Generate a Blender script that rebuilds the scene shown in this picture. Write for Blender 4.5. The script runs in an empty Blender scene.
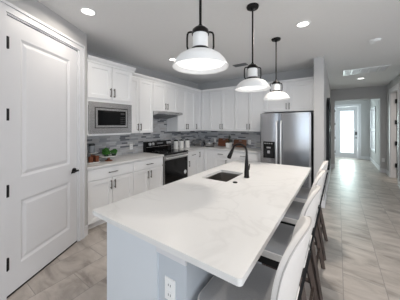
import bpy, bmesh, math, random
from mathutils import Vector, Matrix

random.seed(7)
SC = bpy.context.scene
COL = SC.collection
PI = math.pi

# ------------------------------------------------------------------ camera
YAW = math.radians(34.6)
CAM_H = 1.5
cam_data = bpy.data.cameras.new('camera')
cam = bpy.data.objects.new('camera', cam_data)
COL.objects.link(cam)
cam.location = (0, 0, CAM_H)
cam.rotation_euler = (PI / 2, 0, YAW)
cam_data.sensor_width = 36.0
cam_data.lens = 18.0
cam_data.shift_y = -25.0 / 400.0
cam_data.clip_start = 0.05
cam_data.clip_end = 100
SC.camera = cam

# ------------------------------------------------------------------ world, daylight, exposure
world = bpy.data.worlds.new('world')
SC.world = world
world.use_nodes = True
bg = world.node_tree.nodes['Background']
bg.inputs[0].default_value = (0.86, 0.93, 1.0, 1)
bg.inputs[1].default_value = 4.0

SC.view_settings.view_transform = 'Standard'
SC.view_settings.look = 'None'
SC.view_settings.gamma = 1.0
SC.view_settings.use_curve_mapping = False
SC.view_settings.exposure = -0.88


def area_light(name, loc, direction, sx, sy, power, color):
    l = bpy.data.lights.new(name, 'AREA')
    l.shape = 'RECTANGLE'
    l.size = sx
    l.size_y = sy
    l.energy = power
    l.color = color
    o = bpy.data.objects.new(name, l)
    COL.objects.link(o)
    o.location = loc
    o.rotation_euler = Vector(direction).to_track_quat('-Z', 'Y').to_euler()
    return o


# daylight through the wide glass doors behind the camera, the side window and the front door
area_light('daylight_rear', (0.6, -5.2, 1.35), (0, 1, 0.0), 5.6, 2.3, 98, (0.62, 0.82, 1.0))
area_light('daylight_side', (4.35, 0.2, 1.5), (-1, 0, 0), 4.2, 1.7, 118, (0.9, 0.95, 1.0))
area_light('daylight_front_door', (0.33, 11.62, 1.3), (0, -1, -0.12), 0.6, 2.0, 120, (0.86, 0.99, 0.96))
area_light('daylight_foyer', (1.45, 10.3, 1.35), (-1, 0, 0), 1.0, 1.6, 36, (0.88, 0.96, 1.0))


# ------------------------------------------------------------------ materials
def lin(r, g, b):
    def f(c):
        c /= 255.0
        return c / 12.92 if c <= 0.04045 else ((c + 0.055) / 1.055) ** 2.4
    return (f(r), f(g), f(b), 1)


def mat(name, color, rough=0.5, metal=0.0, noise=0.0, nscale=8.0, bump=0.0, coat=0.0, spec=None):
    m = bpy.data.materials.new(name)
    m.use_nodes = True
    nt = m.node_tree
    b = nt.nodes['Principled BSDF']
    b.inputs['Base Color'].default_value = color
    b.inputs['Roughness'].default_value = rough
    b.inputs['Metallic'].default_value = metal
    if coat:
        b.inputs['Coat Weight'].default_value = coat
        b.inputs['Coat Roughness'].default_value = 0.08
    if spec is not None:
        b.inputs['Specular IOR Level'].default_value = spec
    tc = nt.nodes.new('ShaderNodeTexCoord')
    nz = nt.nodes.new('ShaderNodeTexNoise')
    nz.inputs['Scale'].default_value = nscale
    nz.inputs['Detail'].default_value = 4
    nt.links.new(tc.outputs['Object'], nz.inputs['Vector'])
    mx = nt.nodes.new('ShaderNodeMix')
    mx.data_type = 'RGBA'
    k = 1.0 - noise
    mx.inputs['A'].default_value = (color[0] * k, color[1] * k, color[2] * k, 1)
    mx.inputs['B'].default_value = color
    nt.links.new(nz.outputs['Fac'], mx.inputs['Factor'])
    nt.links.new(mx.outputs['Result'], b.inputs['Base Color'])
    if bump:
        bp = nt.nodes.new('ShaderNodeBump')
        bp.inputs['Strength'].default_value = bump
        bp.inputs['Distance'].default_value = 0.01
        nt.links.new(nz.outputs['Fac'], bp.inputs['Height'])
        nt.links.new(bp.outputs['Normal'], b.inputs['Normal'])
    return m


def emit(name, color, strength):
    m = bpy.data.materials.new(name)
    m.use_nodes = True
    b = m.node_tree.nodes['Principled BSDF']
    b.inputs['Base Color'].default_value = (0.8, 0.8, 0.8, 1)
    b.inputs['Emission Color'].default_value = color
    b.inputs['Emission Strength'].default_value = strength
    return m


M = {}
M['ceiling'] = mat('ceiling_paint', lin(242, 242, 242), 0.9, noise=0.04, nscale=40, bump=0.15)
M['wall'] = mat('greige_wall_paint', lin(196, 195, 195), 0.85, noise=0.03, nscale=30, bump=0.05)
M['trim'] = mat('white_trim_paint', lin(222, 222, 225), 0.4, noise=0.02)
M['cab'] = mat('white_cabinet_paint', lin(243, 243, 244), 0.38, noise=0.02)
M['island'] = mat('island_white_bluish_light', lin(214, 219, 225), 0.42, noise=0.02)  # bluish daylight on the white island is mixed into this colour
M['pony'] = mat('pale_grey_wall_paint', lin(192, 198, 205), 0.8, noise=0.03)
M['pull'] = mat('brushed_dark_nickel', lin(104, 98, 94), 0.35, 0.8, noise=0.2)
M['bronze'] = mat('dark_bronze_metal', lin(38, 36, 36), 0.35, 0.8, noise=0.2)
M['black'] = mat('black_metal', lin(22, 22, 24), 0.42, 0.3, noise=0.2)
M['blackplastic'] = mat('black_plastic', lin(20, 20, 22), 0.35, 0.0, noise=0.2)
M['blackglass'] = mat('black_glass', lin(5, 5, 6), 0.08, 0.0, noise=0.1, spec=0.35)
M['chrome'] = mat('chrome', lin(222, 222, 224), 0.14, 1.0, noise=0.05)
M['satin'] = mat('satin_nickel', lin(235, 235, 236), 0.38, 0.7, noise=0.03)
M['white_enamel'] = mat('white_enamel', lin(240, 240, 240), 0.25, noise=0.02)
M['whiteplastic'] = mat('white_plastic', lin(240, 240, 240), 0.4, noise=0.02)
M['ceramic'] = mat('white_ceramic', lin(240, 239, 236), 0.25, noise=0.03)
M['greyplastic'] = mat('grey_plastic', lin(120, 122, 125), 0.5, noise=0.1)
M['slot'] = mat('dark_socket', lin(60, 60, 62), 0.6, noise=0.1)
M['seat'] = mat('grey_seat_fabric', lin(164, 164, 166), 0.7, noise=0.12, nscale=120, bump=0.2)
M['upholstery'] = mat('off_white_leather', lin(226, 222, 219), 0.55, noise=0.06, nscale=30, bump=0.1)
M['piping'] = mat('grey_piping', lin(186, 182, 180), 0.6, noise=0.06)
M['copper'] = mat('copper_brown', lin(150, 92, 66), 0.4, 0.4, noise=0.3, nscale=30)
M['leaf'] = mat('green_leaf', lin(58, 124, 36), 0.5, noise=0.55, nscale=60)
M['darkleaf'] = mat('deep_green_leaf', lin(44, 74, 48), 0.5, noise=0.5, nscale=60)
M['glassjar'] = mat('smoky_glass', lin(150, 155, 160), 0.1, 0.0, noise=0.2, coat=0.3)
M['mirror'] = mat('mirror_glass', lin(205, 210, 214), 0.03, 1.0, noise=0.02)
M['lamp_white'] = mat('pendant_white_enamel', lin(246, 246, 246), 0.3, noise=0.02)
M['lens'] = emit('downlight_lens', (1.0, 0.97, 0.92, 1), 7.0)
M['diffuser'] = emit('pendant_diffuser', (1.0, 0.985, 0.96, 1), 2.4)
M['glowglass'] = emit('pendant_milk_glass', (1.0, 0.99, 0.97, 1), 0.12)
M['tilewhite'] = mat('white_marker', lin(225, 225, 228), 0.5, noise=0.05)
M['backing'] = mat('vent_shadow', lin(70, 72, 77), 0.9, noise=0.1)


def stainless(name, horizontal=True, base=(168, 168, 170), rough=0.27):
    m = mat(name, lin(*base), rough, 1.0, noise=0.1, nscale=3)
    nt = m.node_tree
    b = nt.nodes['Principled BSDF']
    tc = nt.nodes.new('ShaderNodeTexCoord')
    mp = nt.nodes.new('ShaderNodeMapping')
    mp.inputs['Scale'].default_value = (3, 3, 260) if horizontal else (260, 260, 3)
    nz = nt.nodes.new('ShaderNodeTexNoise')
    nz.inputs['Scale'].default_value = 1.0
    nt.links.new(tc.outputs['Object'], mp.inputs['Vector'])
    nt.links.new(mp.outputs['Vector'], nz.inputs['Vector'])
    bp = nt.nodes.new('ShaderNodeBump')
    bp.inputs['Strength'].default_value = 0.006
    bp.inputs['Distance'].default_value = 0.002
    nt.links.new(nz.outputs['Fac'], bp.inputs['Height'])
    nt.links.new(bp.outputs['Normal'], b.inputs['Normal'])
    return m


M['steel'] = stainless('brushed_stainless', True, (196, 195, 195))
M['steelv'] = stainless('brushed_stainless_upright', False, (178, 178, 180), 0.24)
M['steeldark'] = stainless('sink_stainless', True, (172, 169, 166), 0.34)


def wood(name, c1, c2, scale=6.0, axis='Z'):
    m = mat(name, lin(*c1), 0.5)
    nt = m.node_tree
    b = nt.nodes['Principled BSDF']
    tc = nt.nodes.new('ShaderNodeTexCoord')
    mp = nt.nodes.new('ShaderNodeMapping')
    mp.inputs['Scale'].default_value = (8, 8, 0.8) if axis == 'Z' else (0.8, 8, 8)
    nz = nt.nodes.new('ShaderNodeTexNoise')
    nz.inputs['Scale'].default_value = scale
    nz.inputs['Detail'].default_value = 6
    nt.links.new(tc.outputs['Object'], mp.inputs['Vector'])
    nt.links.new(mp.outputs['Vector'], nz.inputs['Vector'])
    cr = nt.nodes.new('ShaderNodeValToRGB')
    cr.color_ramp.elements[0].position = 0.3
    cr.color_ramp.elements[0].color = lin(*c1)
    cr.color_ramp.elements[1].position = 0.7
    cr.color_ramp.elements[1].color = lin(*c2)
    nt.links.new(nz.outputs['Fac'], cr.inputs['Fac'])
    nt.links.new(cr.outputs['Color'], b.inputs['Base Color'])
    return m


M['walnut'] = wood('walnut_wood', (54, 44, 40), (88, 74, 67))
M['board_red'] = wood('reddish_wood', (88, 48, 30), (132, 78, 48), axis='X')
M['board_brown'] = wood('brown_wood', (78, 48, 32), (118, 76, 52), axis='X')


def floor_mat():
    m = bpy.data.materials.new('porcelain_floor_tile')
    m.use_nodes = True
    nt = m.node_tree
    b = nt.nodes['Principled BSDF']
    tc = nt.nodes.new('ShaderNodeTexCoord')
    mp = nt.nodes.new('ShaderNodeMapping')
    mp.inputs['Rotation'].default_value = (0, 0, PI / 2)
    mp.inputs['Location'].default_value = (0.32, -0.04, 0)
    nt.links.new(tc.outputs['Object'], mp.inputs['Vector'])
    br = nt.nodes.new('ShaderNodeTexBrick')
    br.offset = 0.5
    br.inputs['Color1'].default_value = (0, 0, 0, 1)
    br.inputs['Color2'].default_value = (1, 1, 1, 1)
    br.inputs['Mortar'].default_value = (0.5, 0.5, 0.5, 1)
    br.inputs['Scale'].default_value = 1.0
    br.inputs['Mortar Size'].default_value = 0.003
    br.inputs['Mortar Smooth'].default_value = 0.1
    br.inputs['Brick Width'].default_value = 0.62
    br.inputs['Row Height'].default_value = 0.32
    nt.links.new(mp.outputs['Vector'], br.inputs['Vector'])
    # each tile has its own veining
    add = nt.nodes.new('ShaderNodeVectorMath')
    add.operation = 'MULTIPLY_ADD'
    add.inputs[1].default_value = (3.0, 1.3, 5.0)
    nt.links.new(br.outputs['Color'], add.inputs[0])
    nt.links.new(tc.outputs['Object'], add.inputs[2])
    mp2 = nt.nodes.new('ShaderNodeMapping')
    mp2.inputs['Rotation'].default_value = (0, 0, 0.5)
    mp2.inputs['Scale'].default_value = (1.6, 4.2, 1)
    nt.links.new(add.outputs[0], mp2.inputs['Vector'])
    nz = nt.nodes.new('ShaderNodeTexNoise')
    nz.inputs['Scale'].default_value = 1.5
    nz.inputs['Detail'].default_value = 7
    nz.inputs['Roughness'].default_value = 0.6
    nz.inputs['Distortion'].default_value = 0.6
    nt.links.new(mp2.outputs['Vector'], nz.inputs['Vector'])
    cr = nt.nodes.new('ShaderNodeValToRGB')
    e = cr.color_ramp.elements
    e[0].position = 0.3
    e[0].color = lin(140, 132, 126)
    e[1].position = 0.72
    e[1].color = lin(204, 196, 189)
    k = e.new(0.5)
    k.color = lin(180, 171, 164)
    nt.links.new(nz.outputs['Fac'], cr.inputs['Fac'])
    tint = nt.nodes.new('ShaderNodeMix')
    tint.data_type = 'RGBA'
    tint.blend_type = 'MULTIPLY'
    tint.inputs['Factor'].default_value = 1.0
    cr2 = nt.nodes.new('ShaderNodeValToRGB')
    cr2.color_ramp.elements[0].color = (0.9, 0.9, 0.9, 1)
    cr2.color_ramp.elements[1].color = (1, 1, 1, 1)
    nt.links.new(br.outputs['Color'], cr2.inputs['Fac'])
    nt.links.new(cr.outputs['Color'], tint.inputs['A'])
    nt.links.new(cr2.outputs['Color'], tint.inputs['B'])
    gm = nt.nodes.new('ShaderNodeMix')
    gm.data_type = 'RGBA'
    gm.inputs['B'].default_value = lin(140, 135, 131)
    nt.links.new(br.outputs['Fac'], gm.inputs['Factor'])
    nt.links.new(tint.outputs['Result'], gm.inputs['A'])
    nt.links.new(gm.outputs['Result'], b.inputs['Base Color'])
    b.inputs['Roughness'].default_value = 0.4
    bp = nt.nodes.new('ShaderNodeBump')
    bp.invert = True
    bp.inputs['Strength'].default_value = 0.2
    bp.inputs['Distance'].default_value = 0.002
    nt.links.new(br.outputs['Fac'], bp.inputs['Height'])
    nt.links.new(bp.outputs['Normal'], b.inputs['Normal'])
    return m


def mosaic_mat(name, along):
    """linear glass and stone mosaic; along = axis of the wall (X or Y)"""
    m = bpy.data.materials.new(name)
    m.use_nodes = True
    nt = m.node_tree
    b = nt.nodes['Principled BSDF']
    tc = nt.nodes.new('ShaderNodeTexCoord')
    sp = nt.nodes.new('ShaderNodeSeparateXYZ')
    cb = nt.nodes.new('ShaderNodeCombineXYZ')
    nt.links.new(tc.outputs['Object'], sp.inputs[0])
    nt.links.new(sp.outputs[along], cb.inputs['X'])
    nt.links.new(sp.outputs['Z'], cb.inputs['Y'])
    br = nt.nodes.new('ShaderNodeTexBrick')
    br.offset = 0.37
    br.offset_frequency = 2
    br.squash = 0.62
    br.squash_frequency = 3
    br.inputs['Color1'].default_value = (0, 0, 0, 1)
    br.inputs['Color2'].default_value = (1, 1, 1, 1)
    br.inputs['Mortar'].default_value = (0.5, 0.5, 0.5, 1)
    br.inputs['Scale'].default_value = 1.0
    br.inputs['Mortar Size'].default_value = 0.0015
    br.inputs['Brick Width'].default_value = 0.21
    br.inputs['Row Height'].default_value = 0.034
    nt.links.new(cb.outputs[0], br.inputs['Vector'])
    cr = nt.nodes.new('ShaderNodeValToRGB')
    cr.color_ramp.interpolation = 'CONSTANT'
    e = cr.color_ramp.elements
    e[0].position = 0.0
    e[0].color = lin(112, 115, 120)
    e[1].position = 0.11
    e[1].color = lin(190, 191, 194)
    for p, c in ((0.34, (174, 175, 178)), (0.52, (196, 197, 200)), (0.70, (158, 160, 165)), (0.8, (186, 184, 184)), (0.92, (128, 131, 137))):
        k = e.new(p)
        k.color = lin(*c)
    nt.links.new(br.outputs['Color'], cr.inputs['Fac'])
    gm = nt.nodes.new('ShaderNodeMix')
    gm.data_type = 'RGBA'
    gm.inputs['B'].default_value = lin(160, 160, 164)
    nt.links.new(br.outputs['Fac'], gm.inputs['Factor'])
    nt.links.new(cr.outputs['Color'], gm.inputs['A'])
    nt.links.new(gm.outputs['Result'], b.inputs['Base Color'])
    b.inputs['Roughness'].default_value = 0.22
    return m


def quartz_mat():
    m = bpy.data.materials.new('white_veined_quartz')
    m.use_nodes = True
    nt = m.node_tree
    b = nt.nodes['Principled BSDF']
    tc = nt.nodes.new('ShaderNodeTexCoord')
    n1 = nt.nodes.new('ShaderNodeTexNoise')
    n1.inputs['Scale'].default_value = 1.3
    n1.inputs['Detail'].default_value = 5
    n1.inputs['Distortion'].default_value = 1.2
    nt.links.new(tc.outputs['Object'], n1.inputs['Vector'])
    # a thin vein where the noise crosses its middle
    sb = nt.nodes.new('ShaderNodeMath')
    sb.operation = 'SUBTRACT'
    sb.inputs[1].default_value = 0.5
    nt.links.new(n1.outputs['Fac'], sb.inputs[0])
    ab = nt.nodes.new('ShaderNodeMath')
    ab.operation = 'ABSOLUTE'
    nt.links.new(sb.outputs[0], ab.inputs[0])
    cr = nt.nodes.new('ShaderNodeValToRGB')
    cr.color_ramp.elements[0].position = 0.0
    cr.color_ramp.elements[0].color = lin(217, 216, 215)
    cr.color_ramp.elements[1].position = 0.022
    cr.color_ramp.elements[1].color = lin(224, 223, 222)
    nt.links.new(ab.outputs[0], cr.inputs['Fac'])
    nt.links.new(cr.outputs['Color'], b.inputs['Base Color'])
    b.inputs['Roughness'].default_value = 0.3
    return m


def glass_mat():
    m = bpy.data.materials.new('frosted_door_glass')
    m.use_nodes = True
    nt = m.node_tree
    b = nt.nodes['Principled BSDF']
    out = nt.nodes['Material Output']
    b.inputs['Base Color'].default_value = (0.9, 0.95, 0.95, 1)
    b.inputs['Roughness'].default_value = 0.1
    tr = nt.nodes.new('ShaderNodeBsdfTransparent')
    tr.inputs['Color'].default_value = (0.95, 0.98, 0.98, 1)
    mx = nt.nodes.new('ShaderNodeMixShader')
    mx.inputs['Fac'].default_value = 0.12
    nt.links.new(tr.outputs[0], mx.inputs[1])
    nt.links.new(b.outputs[0], mx.inputs[2])
    nt.links.new(mx.outputs[0], out.inputs['Surface'])
    return m


M['floor'] = floor_mat()
M['mosaic_y'] = mosaic_mat('linear_mosaic_left', 'Y')
M['mosaic_x'] = mosaic_mat('linear_mosaic_back', 'X')
M['quartz'] = quartz_mat()
M['glass'] = glass_mat()
M['outlet'] = M['whiteplastic']


# ------------------------------------------------------------------ mesh helpers
class MB:
    """collects shapes (world coordinates) and links them as ONE mesh object"""

    def __init__(self):
        self.bm = bmesh.new()

    def _faces(self, vs, fs):
        v = [self.bm.verts.new(p) for p in vs]
        out = []
        for f in fs:
            try:
                out.append(self.bm.faces.new([v[i] for i in f]))
            except ValueError:
                pass
        return v, out

    def box(self, x0, x1, y0, y1, z0, z1, bev=0.0):
        if x0 > x1: x0, x1 = x1, x0
        if y0 > y1: y0, y1 = y1, y0
        if z0 > z1: z0, z1 = z1, z0
        vs = [(x0, y0, z0), (x1, y0, z0), (x1, y1, z0), (x0, y1, z0), (x0, y0, z1), (x1, y0, z1), (x1, y1, z1), (x0, y1, z1)]
        fs = [(3, 2, 1, 0), (4, 5, 6, 7), (0, 1, 5, 4), (1, 2, 6, 5), (2, 3, 7, 6), (3, 0, 4, 7)]
        v, f = self._faces(vs, fs)
        if bev:
            es = list({e for q in f for e in q.edges})
            bmesh.ops.bevel(self.bm, geom=es, offset=bev, segments=2, affect='EDGES', profile=0.5)
        return self

    def obox(self, c, half, rot, bev=0.0):
        """oriented box: centre, half sizes, 3x3 or 4x4 matrix"""
        R = rot.to_3x3()
        vs = []
        for sz in (-1, 1):
            for sx, sy in ((-1, -1), (1, -1), (1, 1), (-1, 1)):
                vs.append(Vector(c) + R @ Vector((sx * half[0], sy * half[1], sz * half[2])))
        fs = [(3, 2, 1, 0), (4, 5, 6, 7), (0, 1, 5, 4), (1, 2, 6, 5), (2, 3, 7, 6), (3, 0, 4, 7)]
        v, f = self._faces(vs, fs)
        if bev:
            es = list({e for q in f for e in q.edges})
            bmesh.ops.bevel(self.bm, geom=es, offset=bev, segments=2, affect='EDGES', profile=0.5)
        return self

    def bar(self, p, q, r0, r1=None, n=4, twist=PI / 4):
        """straight tapered bar from p to q, n-sided"""
        if r1 is None: r1 = r0
        p, q = Vector(p), Vector(q)
        d = (q - p).normalized()
        a = d.cross(Vector((0, 0, 1)))
        if a.length < 1e-4: a = Vector((1, 0, 0))
        a.normalize()
        b = d.cross(a)
        vs = []
        for c, r in ((p, r0), (q, r1)):
            for i in range(n):
                t = 2 * PI * i / n + twist
                vs.append(c + a * (r * math.cos(t)) + b * (r * math.sin(t)))
        fs = [(i, (i + 1) % n, n + (i + 1) % n, n + i) for i in range(n)]
        fs += [tuple(range(n - 1, -1, -1)), tuple(range(n, 2 * n))]
        self._faces(vs, fs)
        return self

    def tube(self, pts, r, n=10, closed=False):
        pts = [Vector(p) for p in pts]
        m = len(pts)
        rs = r if isinstance(r, (list, tuple)) else [r] * m
        prev = None
        rings = []
        for i, p in enumerate(pts):
            if closed:
                d = (pts[(i + 1) % m] - pts[i - 1]).normalized()
            else:
                d = (pts[min(i + 1, m - 1)] - pts[max(i - 1, 0)]).normalized()
            if prev is None:
                a = d.cross(Vector((0.13, 0.37, 0.92)))
                if a.length < 1e-3: a = d.cross(Vector((1, 0, 0)))
            else:
                a = prev - d * prev.dot(d)
            a.normalize()
            prev = a
            b = d.cross(a)
            rings.append([self.bm.verts.new(p + a * (rs[i] * math.cos(2 * PI * k / n)) + b * (rs[i] * math.sin(2 * PI * k / n))) for k in range(n)])
        last = m if closed else m - 1
        for i in range(last):
            A, B = rings[i], rings[(i + 1) % m]
            for k in range(n):
                self.bm.faces.new((A[k], A[(k + 1) % n], B[(k + 1) % n], B[k]))
        if not closed:
            self.bm.faces.new(rings[0][::-1])
            self.bm.faces.new(rings[-1])
        return self

    def lathe(self, prof, cx, cy, n=40, cz=0.0):
        """profile of (radius, z); closed at the axis when radius is 0"""
        rings = []
        for r, z in prof:
            if r < 1e-6:
                rings.append([self.bm.verts.new((cx, cy, cz + z))])
            else:
                rings.append([self.bm.verts.new((cx + r * math.cos(2 * PI * k / n), cy + r * math.sin(2 * PI * k / n), cz + z)) for k in range(n)])
        for A, B in zip(rings, rings[1:]):
            for k in range(n):
                k2 = (k + 1) % n
                if len(A) == 1 and len(B) == 1: continue
                if len(A) == 1: self.bm.faces.new((A[0], B[k2], B[k]))
                elif len(B) == 1: self.bm.faces.new((A[k], A[k2], B[0]))
                else: self.bm.faces.new((A[k], A[k2], B[k2], B[k]))
        return self

    def cyl(self, cx, cy, z0, z1, r, n=28):
        return self.lathe([(0, z0), (r, z0), (r, z1), (0, z1)], cx, cy, n)

    def rod(self, p, q, r, n=10):
        return self.bar(p, q, r, r, n, 0)

    def prism(self, poly, z0, z1):
        n = len(poly)
        vs = [(x, y, z0) for x, y in poly] + [(x, y, z1) for x, y in poly]
        fs = [tuple(range(n - 1, -1, -1)), tuple(range(n, 2 * n))] + [(i, (i + 1) % n, n + (i + 1) % n, n + i) for i in range(n)]
        self._faces(vs, fs)
        return self

    def prism_axis(self, poly, a0, a1, axis):
        """polygon in the plane across `axis`, extruded along it. X: poly=(y,z); Y: poly=(x,z)"""
        n = len(poly)
        if axis == 'X':
            vs = [(a0, u, w) for u, w in poly] + [(a1, u, w) for u, w in poly]
        else:
            vs = [(u, a0, w) for u, w in poly] + [(u, a1, w) for u, w in poly]
        fs = [tuple(range(n - 1, -1, -1)), tuple(range(n, 2 * n))] + [(i, (i + 1) % n, n + (i + 1) % n, n + i) for i in range(n)]
        self._faces(vs, fs)
        return self

    def sphere(self, c, r, sx=1, sy=1, sz=1, sub=2, jitter=0.0):
        before = set(self.bm.verts)
        bmesh.ops.create_icosphere(self.bm, subdivisions=sub, radius=1.0)
        for v in self.bm.verts:
            if v in before: continue
            k = 1 + random.uniform(-jitter, jitter)
            v.co = Vector((c[0] + v.co.x * r * sx * k, c[1] + v.co.y * r * sy * k, c[2] + v.co.z * r * sz * k))
        return self

    def frame_x(self, x0, x1, y0, y1, z0, z1, w, wt=None, wb=None):
        """rectangular frame lying in a plane x = const"""
        wt = w if wt is None else wt
        wb = w if wb is None else wb
        self.box(x0, x1, y0, y0 + w, z0, z1)
        self.box(x0, x1, y1 - w, y1, z0, z1)
        self.box(x0, x1, y0 + w, y1 - w, z1 - wt, z1)
        if wb: self.box(x0, x1, y0 + w, y1 - w, z0, z0 + wb)
        return self

    def shaker(self, lo, hi, T, frame=0.058, rec=0.012, bev=0.002):
        """door or drawer front: local (u across, d out, z) box with a recessed centre panel, mapped by T"""
        u0, z0 = lo
        u1, z1 = hi
        th = 0.02
        vs = [(u0, 0, z0), (u1, 0, z0), (u1, 0, z1), (u0, 0, z1), (u0, th, z0), (u1, th, z0), (u1, th, z1), (u0, th, z1)]
        fs = [(0, 3, 2, 1), (0, 1, 5, 4), (1, 2, 6, 5), (2, 3, 7, 6), (3, 0, 4, 7)]
        if frame > 0:
            f = frame
            g = frame + 0.006
            vs += [(u0 + f, th, z0 + f), (u1 - f, th, z0 + f), (u1 - f, th, z1 - f), (u0 + f, th, z1 - f)]
            vs += [(u0 + g, th - rec, z0 + g), (u1 - g, th - rec, z0 + g), (u1 - g, th - rec, z1 - g), (u0 + g, th - rec, z1 - g)]
            for a, b in ((4, 8), (8, 12)):
                for i in range(4):
                    j = (i + 1) % 4
                    fs.append((a + i, a + j, b + j, b + i))
            fs.append((12, 13, 14, 15))
        else:
            fs.append((4, 5, 6, 7))
        self._faces([T(*p) for p in vs], fs)
        return self

    def build(self, name, material, parent=None, smooth=None, loc=None):
        bm = self.bm
        bmesh.ops.recalc_face_normals(bm, faces=bm.faces[:])
        org = Vector((0, 0, 0))
        if parent is not None:
            org = wloc(parent)
        elif loc is not None:
            org = Vector(loc)
        if org.length > 0:
            bmesh.ops.translate(bm, verts=bm.verts[:], vec=-org)
        me = bpy.data.meshes.new(name)
        if smooth is not None:
            lim = math.radians(smooth)
            for f in bm.faces: f.smooth = True
            for e in bm.edges:
                if len(e.link_faces) == 2 and e.calc_face_angle(0) > lim: e.smooth = False
        bm.to_mesh(me)
        bm.free()
        me.materials.append(M[material] if isinstance(material, str) else material)
        o = bpy.data.objects.new(name, me)
        COL.objects.link(o)
        if parent is not None: o.parent = parent
        elif loc is not None: o.location = loc
        return o


def wloc(o):
    v = Vector(o.location)
    while o.parent is not None:
        o = o.parent
        v += Vector(o.location)
    return v


def thing(name, label, cat, loc=(0, 0, 0), group=None):
    o = bpy.data.objects.new(name, None)
    COL.objects.link(o)
    o.location = loc
    o.empty_display_size = 0.1
    return tag(o, label, cat, group)


def tag(o, label, cat, group=None):
    o['label'] = label
    o['category'] = cat
    if group: o['group'] = group
    return o


def struct(o, label=None, cat=None):
    o['kind'] = 'structure'
    if label: o['label'] = label
    if cat: o['category'] = cat
    return o


def copy_tree(o, parent=None):
    c = o.copy()
    COL.objects.link(c)
    c.parent = parent
    for ch in list(o.children): copy_tree(ch, c)
    return c


# ------------------------------------------------------------------ dimensions
XW = -3.48      # left kitchen wall
YB = 4.95       # back kitchen wall
CEIL = 2.743
YE = 8.45       # hall end wall
PC = Vector((-2.83, 1.376))            # corner of the angled pantry wall
PD = Vector((0.481, -0.877)).normalized()   # along the pantry wall towards the camera
PN = Vector((PD.y * -1, PD.x))         # into the room
if PN.x < 0: PN = -PN


def P(s, d, z):
    """pantry wall coordinates: s towards the camera, d out of the wall, z"""
    q = PC + PD * s + PN * d
    return Vector((q.x, q.y, z))


# ------------------------------------------------------------------ floor, ceiling, walls
struct(MB().box(-4.2, 4.6, -5.6, 12.6, -0.1, 0).build('floor', 'floor'), 'pale grey marbled floor tile in long planks', 'floor')
struct(MB().box(-4.2, 4.6, -5.6, 12.6, CEIL, CEIL + 0.1).build('ceiling', 'ceiling'), 'plain pale grey ceiling over the kitchen and hall', 'ceiling')
struct(MB().box(XW - 0.12, XW, 1.27, YB + 0.12, 0, CEIL).build('wall_left', 'wall'), 'kitchen wall behind the range and long cabinet run', 'wall')
struct(MB().box(XW, -0.37, YB, YB + 0.12, 0, CEIL).build('wall_back', 'wall'), 'kitchen wall behind the fridge', 'wall')

# angled pantry wall with the door opening, and its return beside the base cabinets
DS0, DS1, DH = 0.155, 1.048, 2.465      # door opening along s, height
PEND = 2.75


def pbox(mb, s0, s1, d0, d1, z0, z1):
    vs = [P(s0, d0, z0), P(s1, d0, z0), P(s1, d1, z0), P(s0, d1, z0), P(s0, d0, z1), P(s1, d0, z1), P(s1, d1, z1), P(s0, d1, z1)]
    mb._faces(vs, [(3, 2, 1, 0), (4, 5, 6, 7), (0, 1, 5, 4), (1, 2, 6, 5), (2, 3, 7, 6), (3, 0, 4, 7)])
    return mb


w = MB()
pbox(w, 0, DS0, -0.12, 0, 0, CEIL)
pbox(w, DS1, PEND, -0.12, 0, 0, CEIL)
pbox(w, DS0, DS1, -0.12, 0, DH, CEIL)
struct(w.build('wall_pantry', 'wall'), 'angled wall around the tall white pantry door', 'wall')
struct(MB().box(XW, PC.x, PC.y - 0.10, PC.y, 0, CEIL).build('wall_pantry_return', 'wall'), 'short return wall at the end of the cabinets', 'wall')

# hall
wl = MB().box(-0.37, -0.21, 4.25, YE, 0, CEIL)
struct(wl.build('wall_hall_left', 'wall'), 'end wall beside the fridge running down the hall', 'wall')
w = MB().box(-0.37, -0.09, YE, YE + 0.12, 0, CEIL).box(1.10, 1.4, YE, YE + 0.12, 0, CEIL).box(-0.09, 1.10, YE, YE + 0.12, 2.345, CEIL)
struct(w.build('wall_hall_end', 'wall'), 'grey wall with wide opening at the hall end', 'wall')
w = MB().box(1.24, 1.36, 5.2, 6.9, 0, CEIL).box(1.24, 1.36, 7.82, YE, 0, CEIL).box(1.24, 1.36, 6.9, 7.82, 2.44, CEIL)
struct(w.build('wall_hall_right', 'wall'), 'right hall wall with an open doorway', 'wall')
struct(MB().box(1.36, 4.5, 5.2, 5.32, 0, CEIL).build('wall_living', 'wall'), 'wall of the living room right of the hall', 'wall')
w = MB().box(3.4, 3.5, 5.32, YE + 0.1, 0, CEIL).box(1.4, 3.5, YE, YE + 0.1, 0, CEIL)
struct(w.build('wall_side_room', 'wall'), 'walls of the room behind the open hall door', 'wall')
# living room shell behind and right of the camera, with the openings the daylight comes through
w = MB().box(4.5, 4.6, -5.5, -2.0, 0, CEIL).box(4.5, 4.6, 2.4, 5.32, 0, CEIL).box(4.5, 4.6, -2.0, 2.4, 0, 0.6).box(4.5, 4.6, -2.0, 2.4, 2.4, CEIL)
struct(w.build('wall_right', 'wall'), 'living room wall with the side window', 'wall')
w = MB().box(-4.2, -2.3, -5.6, -5.5, 0, CEIL).box(3.5, 4.6, -5.6, -5.5, 0, CEIL).box(-2.3, 3.5, -5.6, -5.5, 2.5, CEIL)
struct(w.build('wall_rear', 'wall'), 'living room wall with wide glass doors', 'wall')
pe = P(PEND, 0, 0)
struct(MB().box(pe.x - 0.13, pe.x - 0.01, -5.5, pe.y + 0.02, 0, CEIL).build('wall_rear_left', 'wall'), 'living room wall beyond the pantry', 'wall')
struct(MB().box(-4.1, -4.0, -5.5, 1.39, 0, CEIL).box(-4.1, XW - 0.12, 1.28, 1.39, 0, CEIL).build('wall_pantry_back', 'wall'), 'far wall inside the pantry', 'wall')
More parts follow.
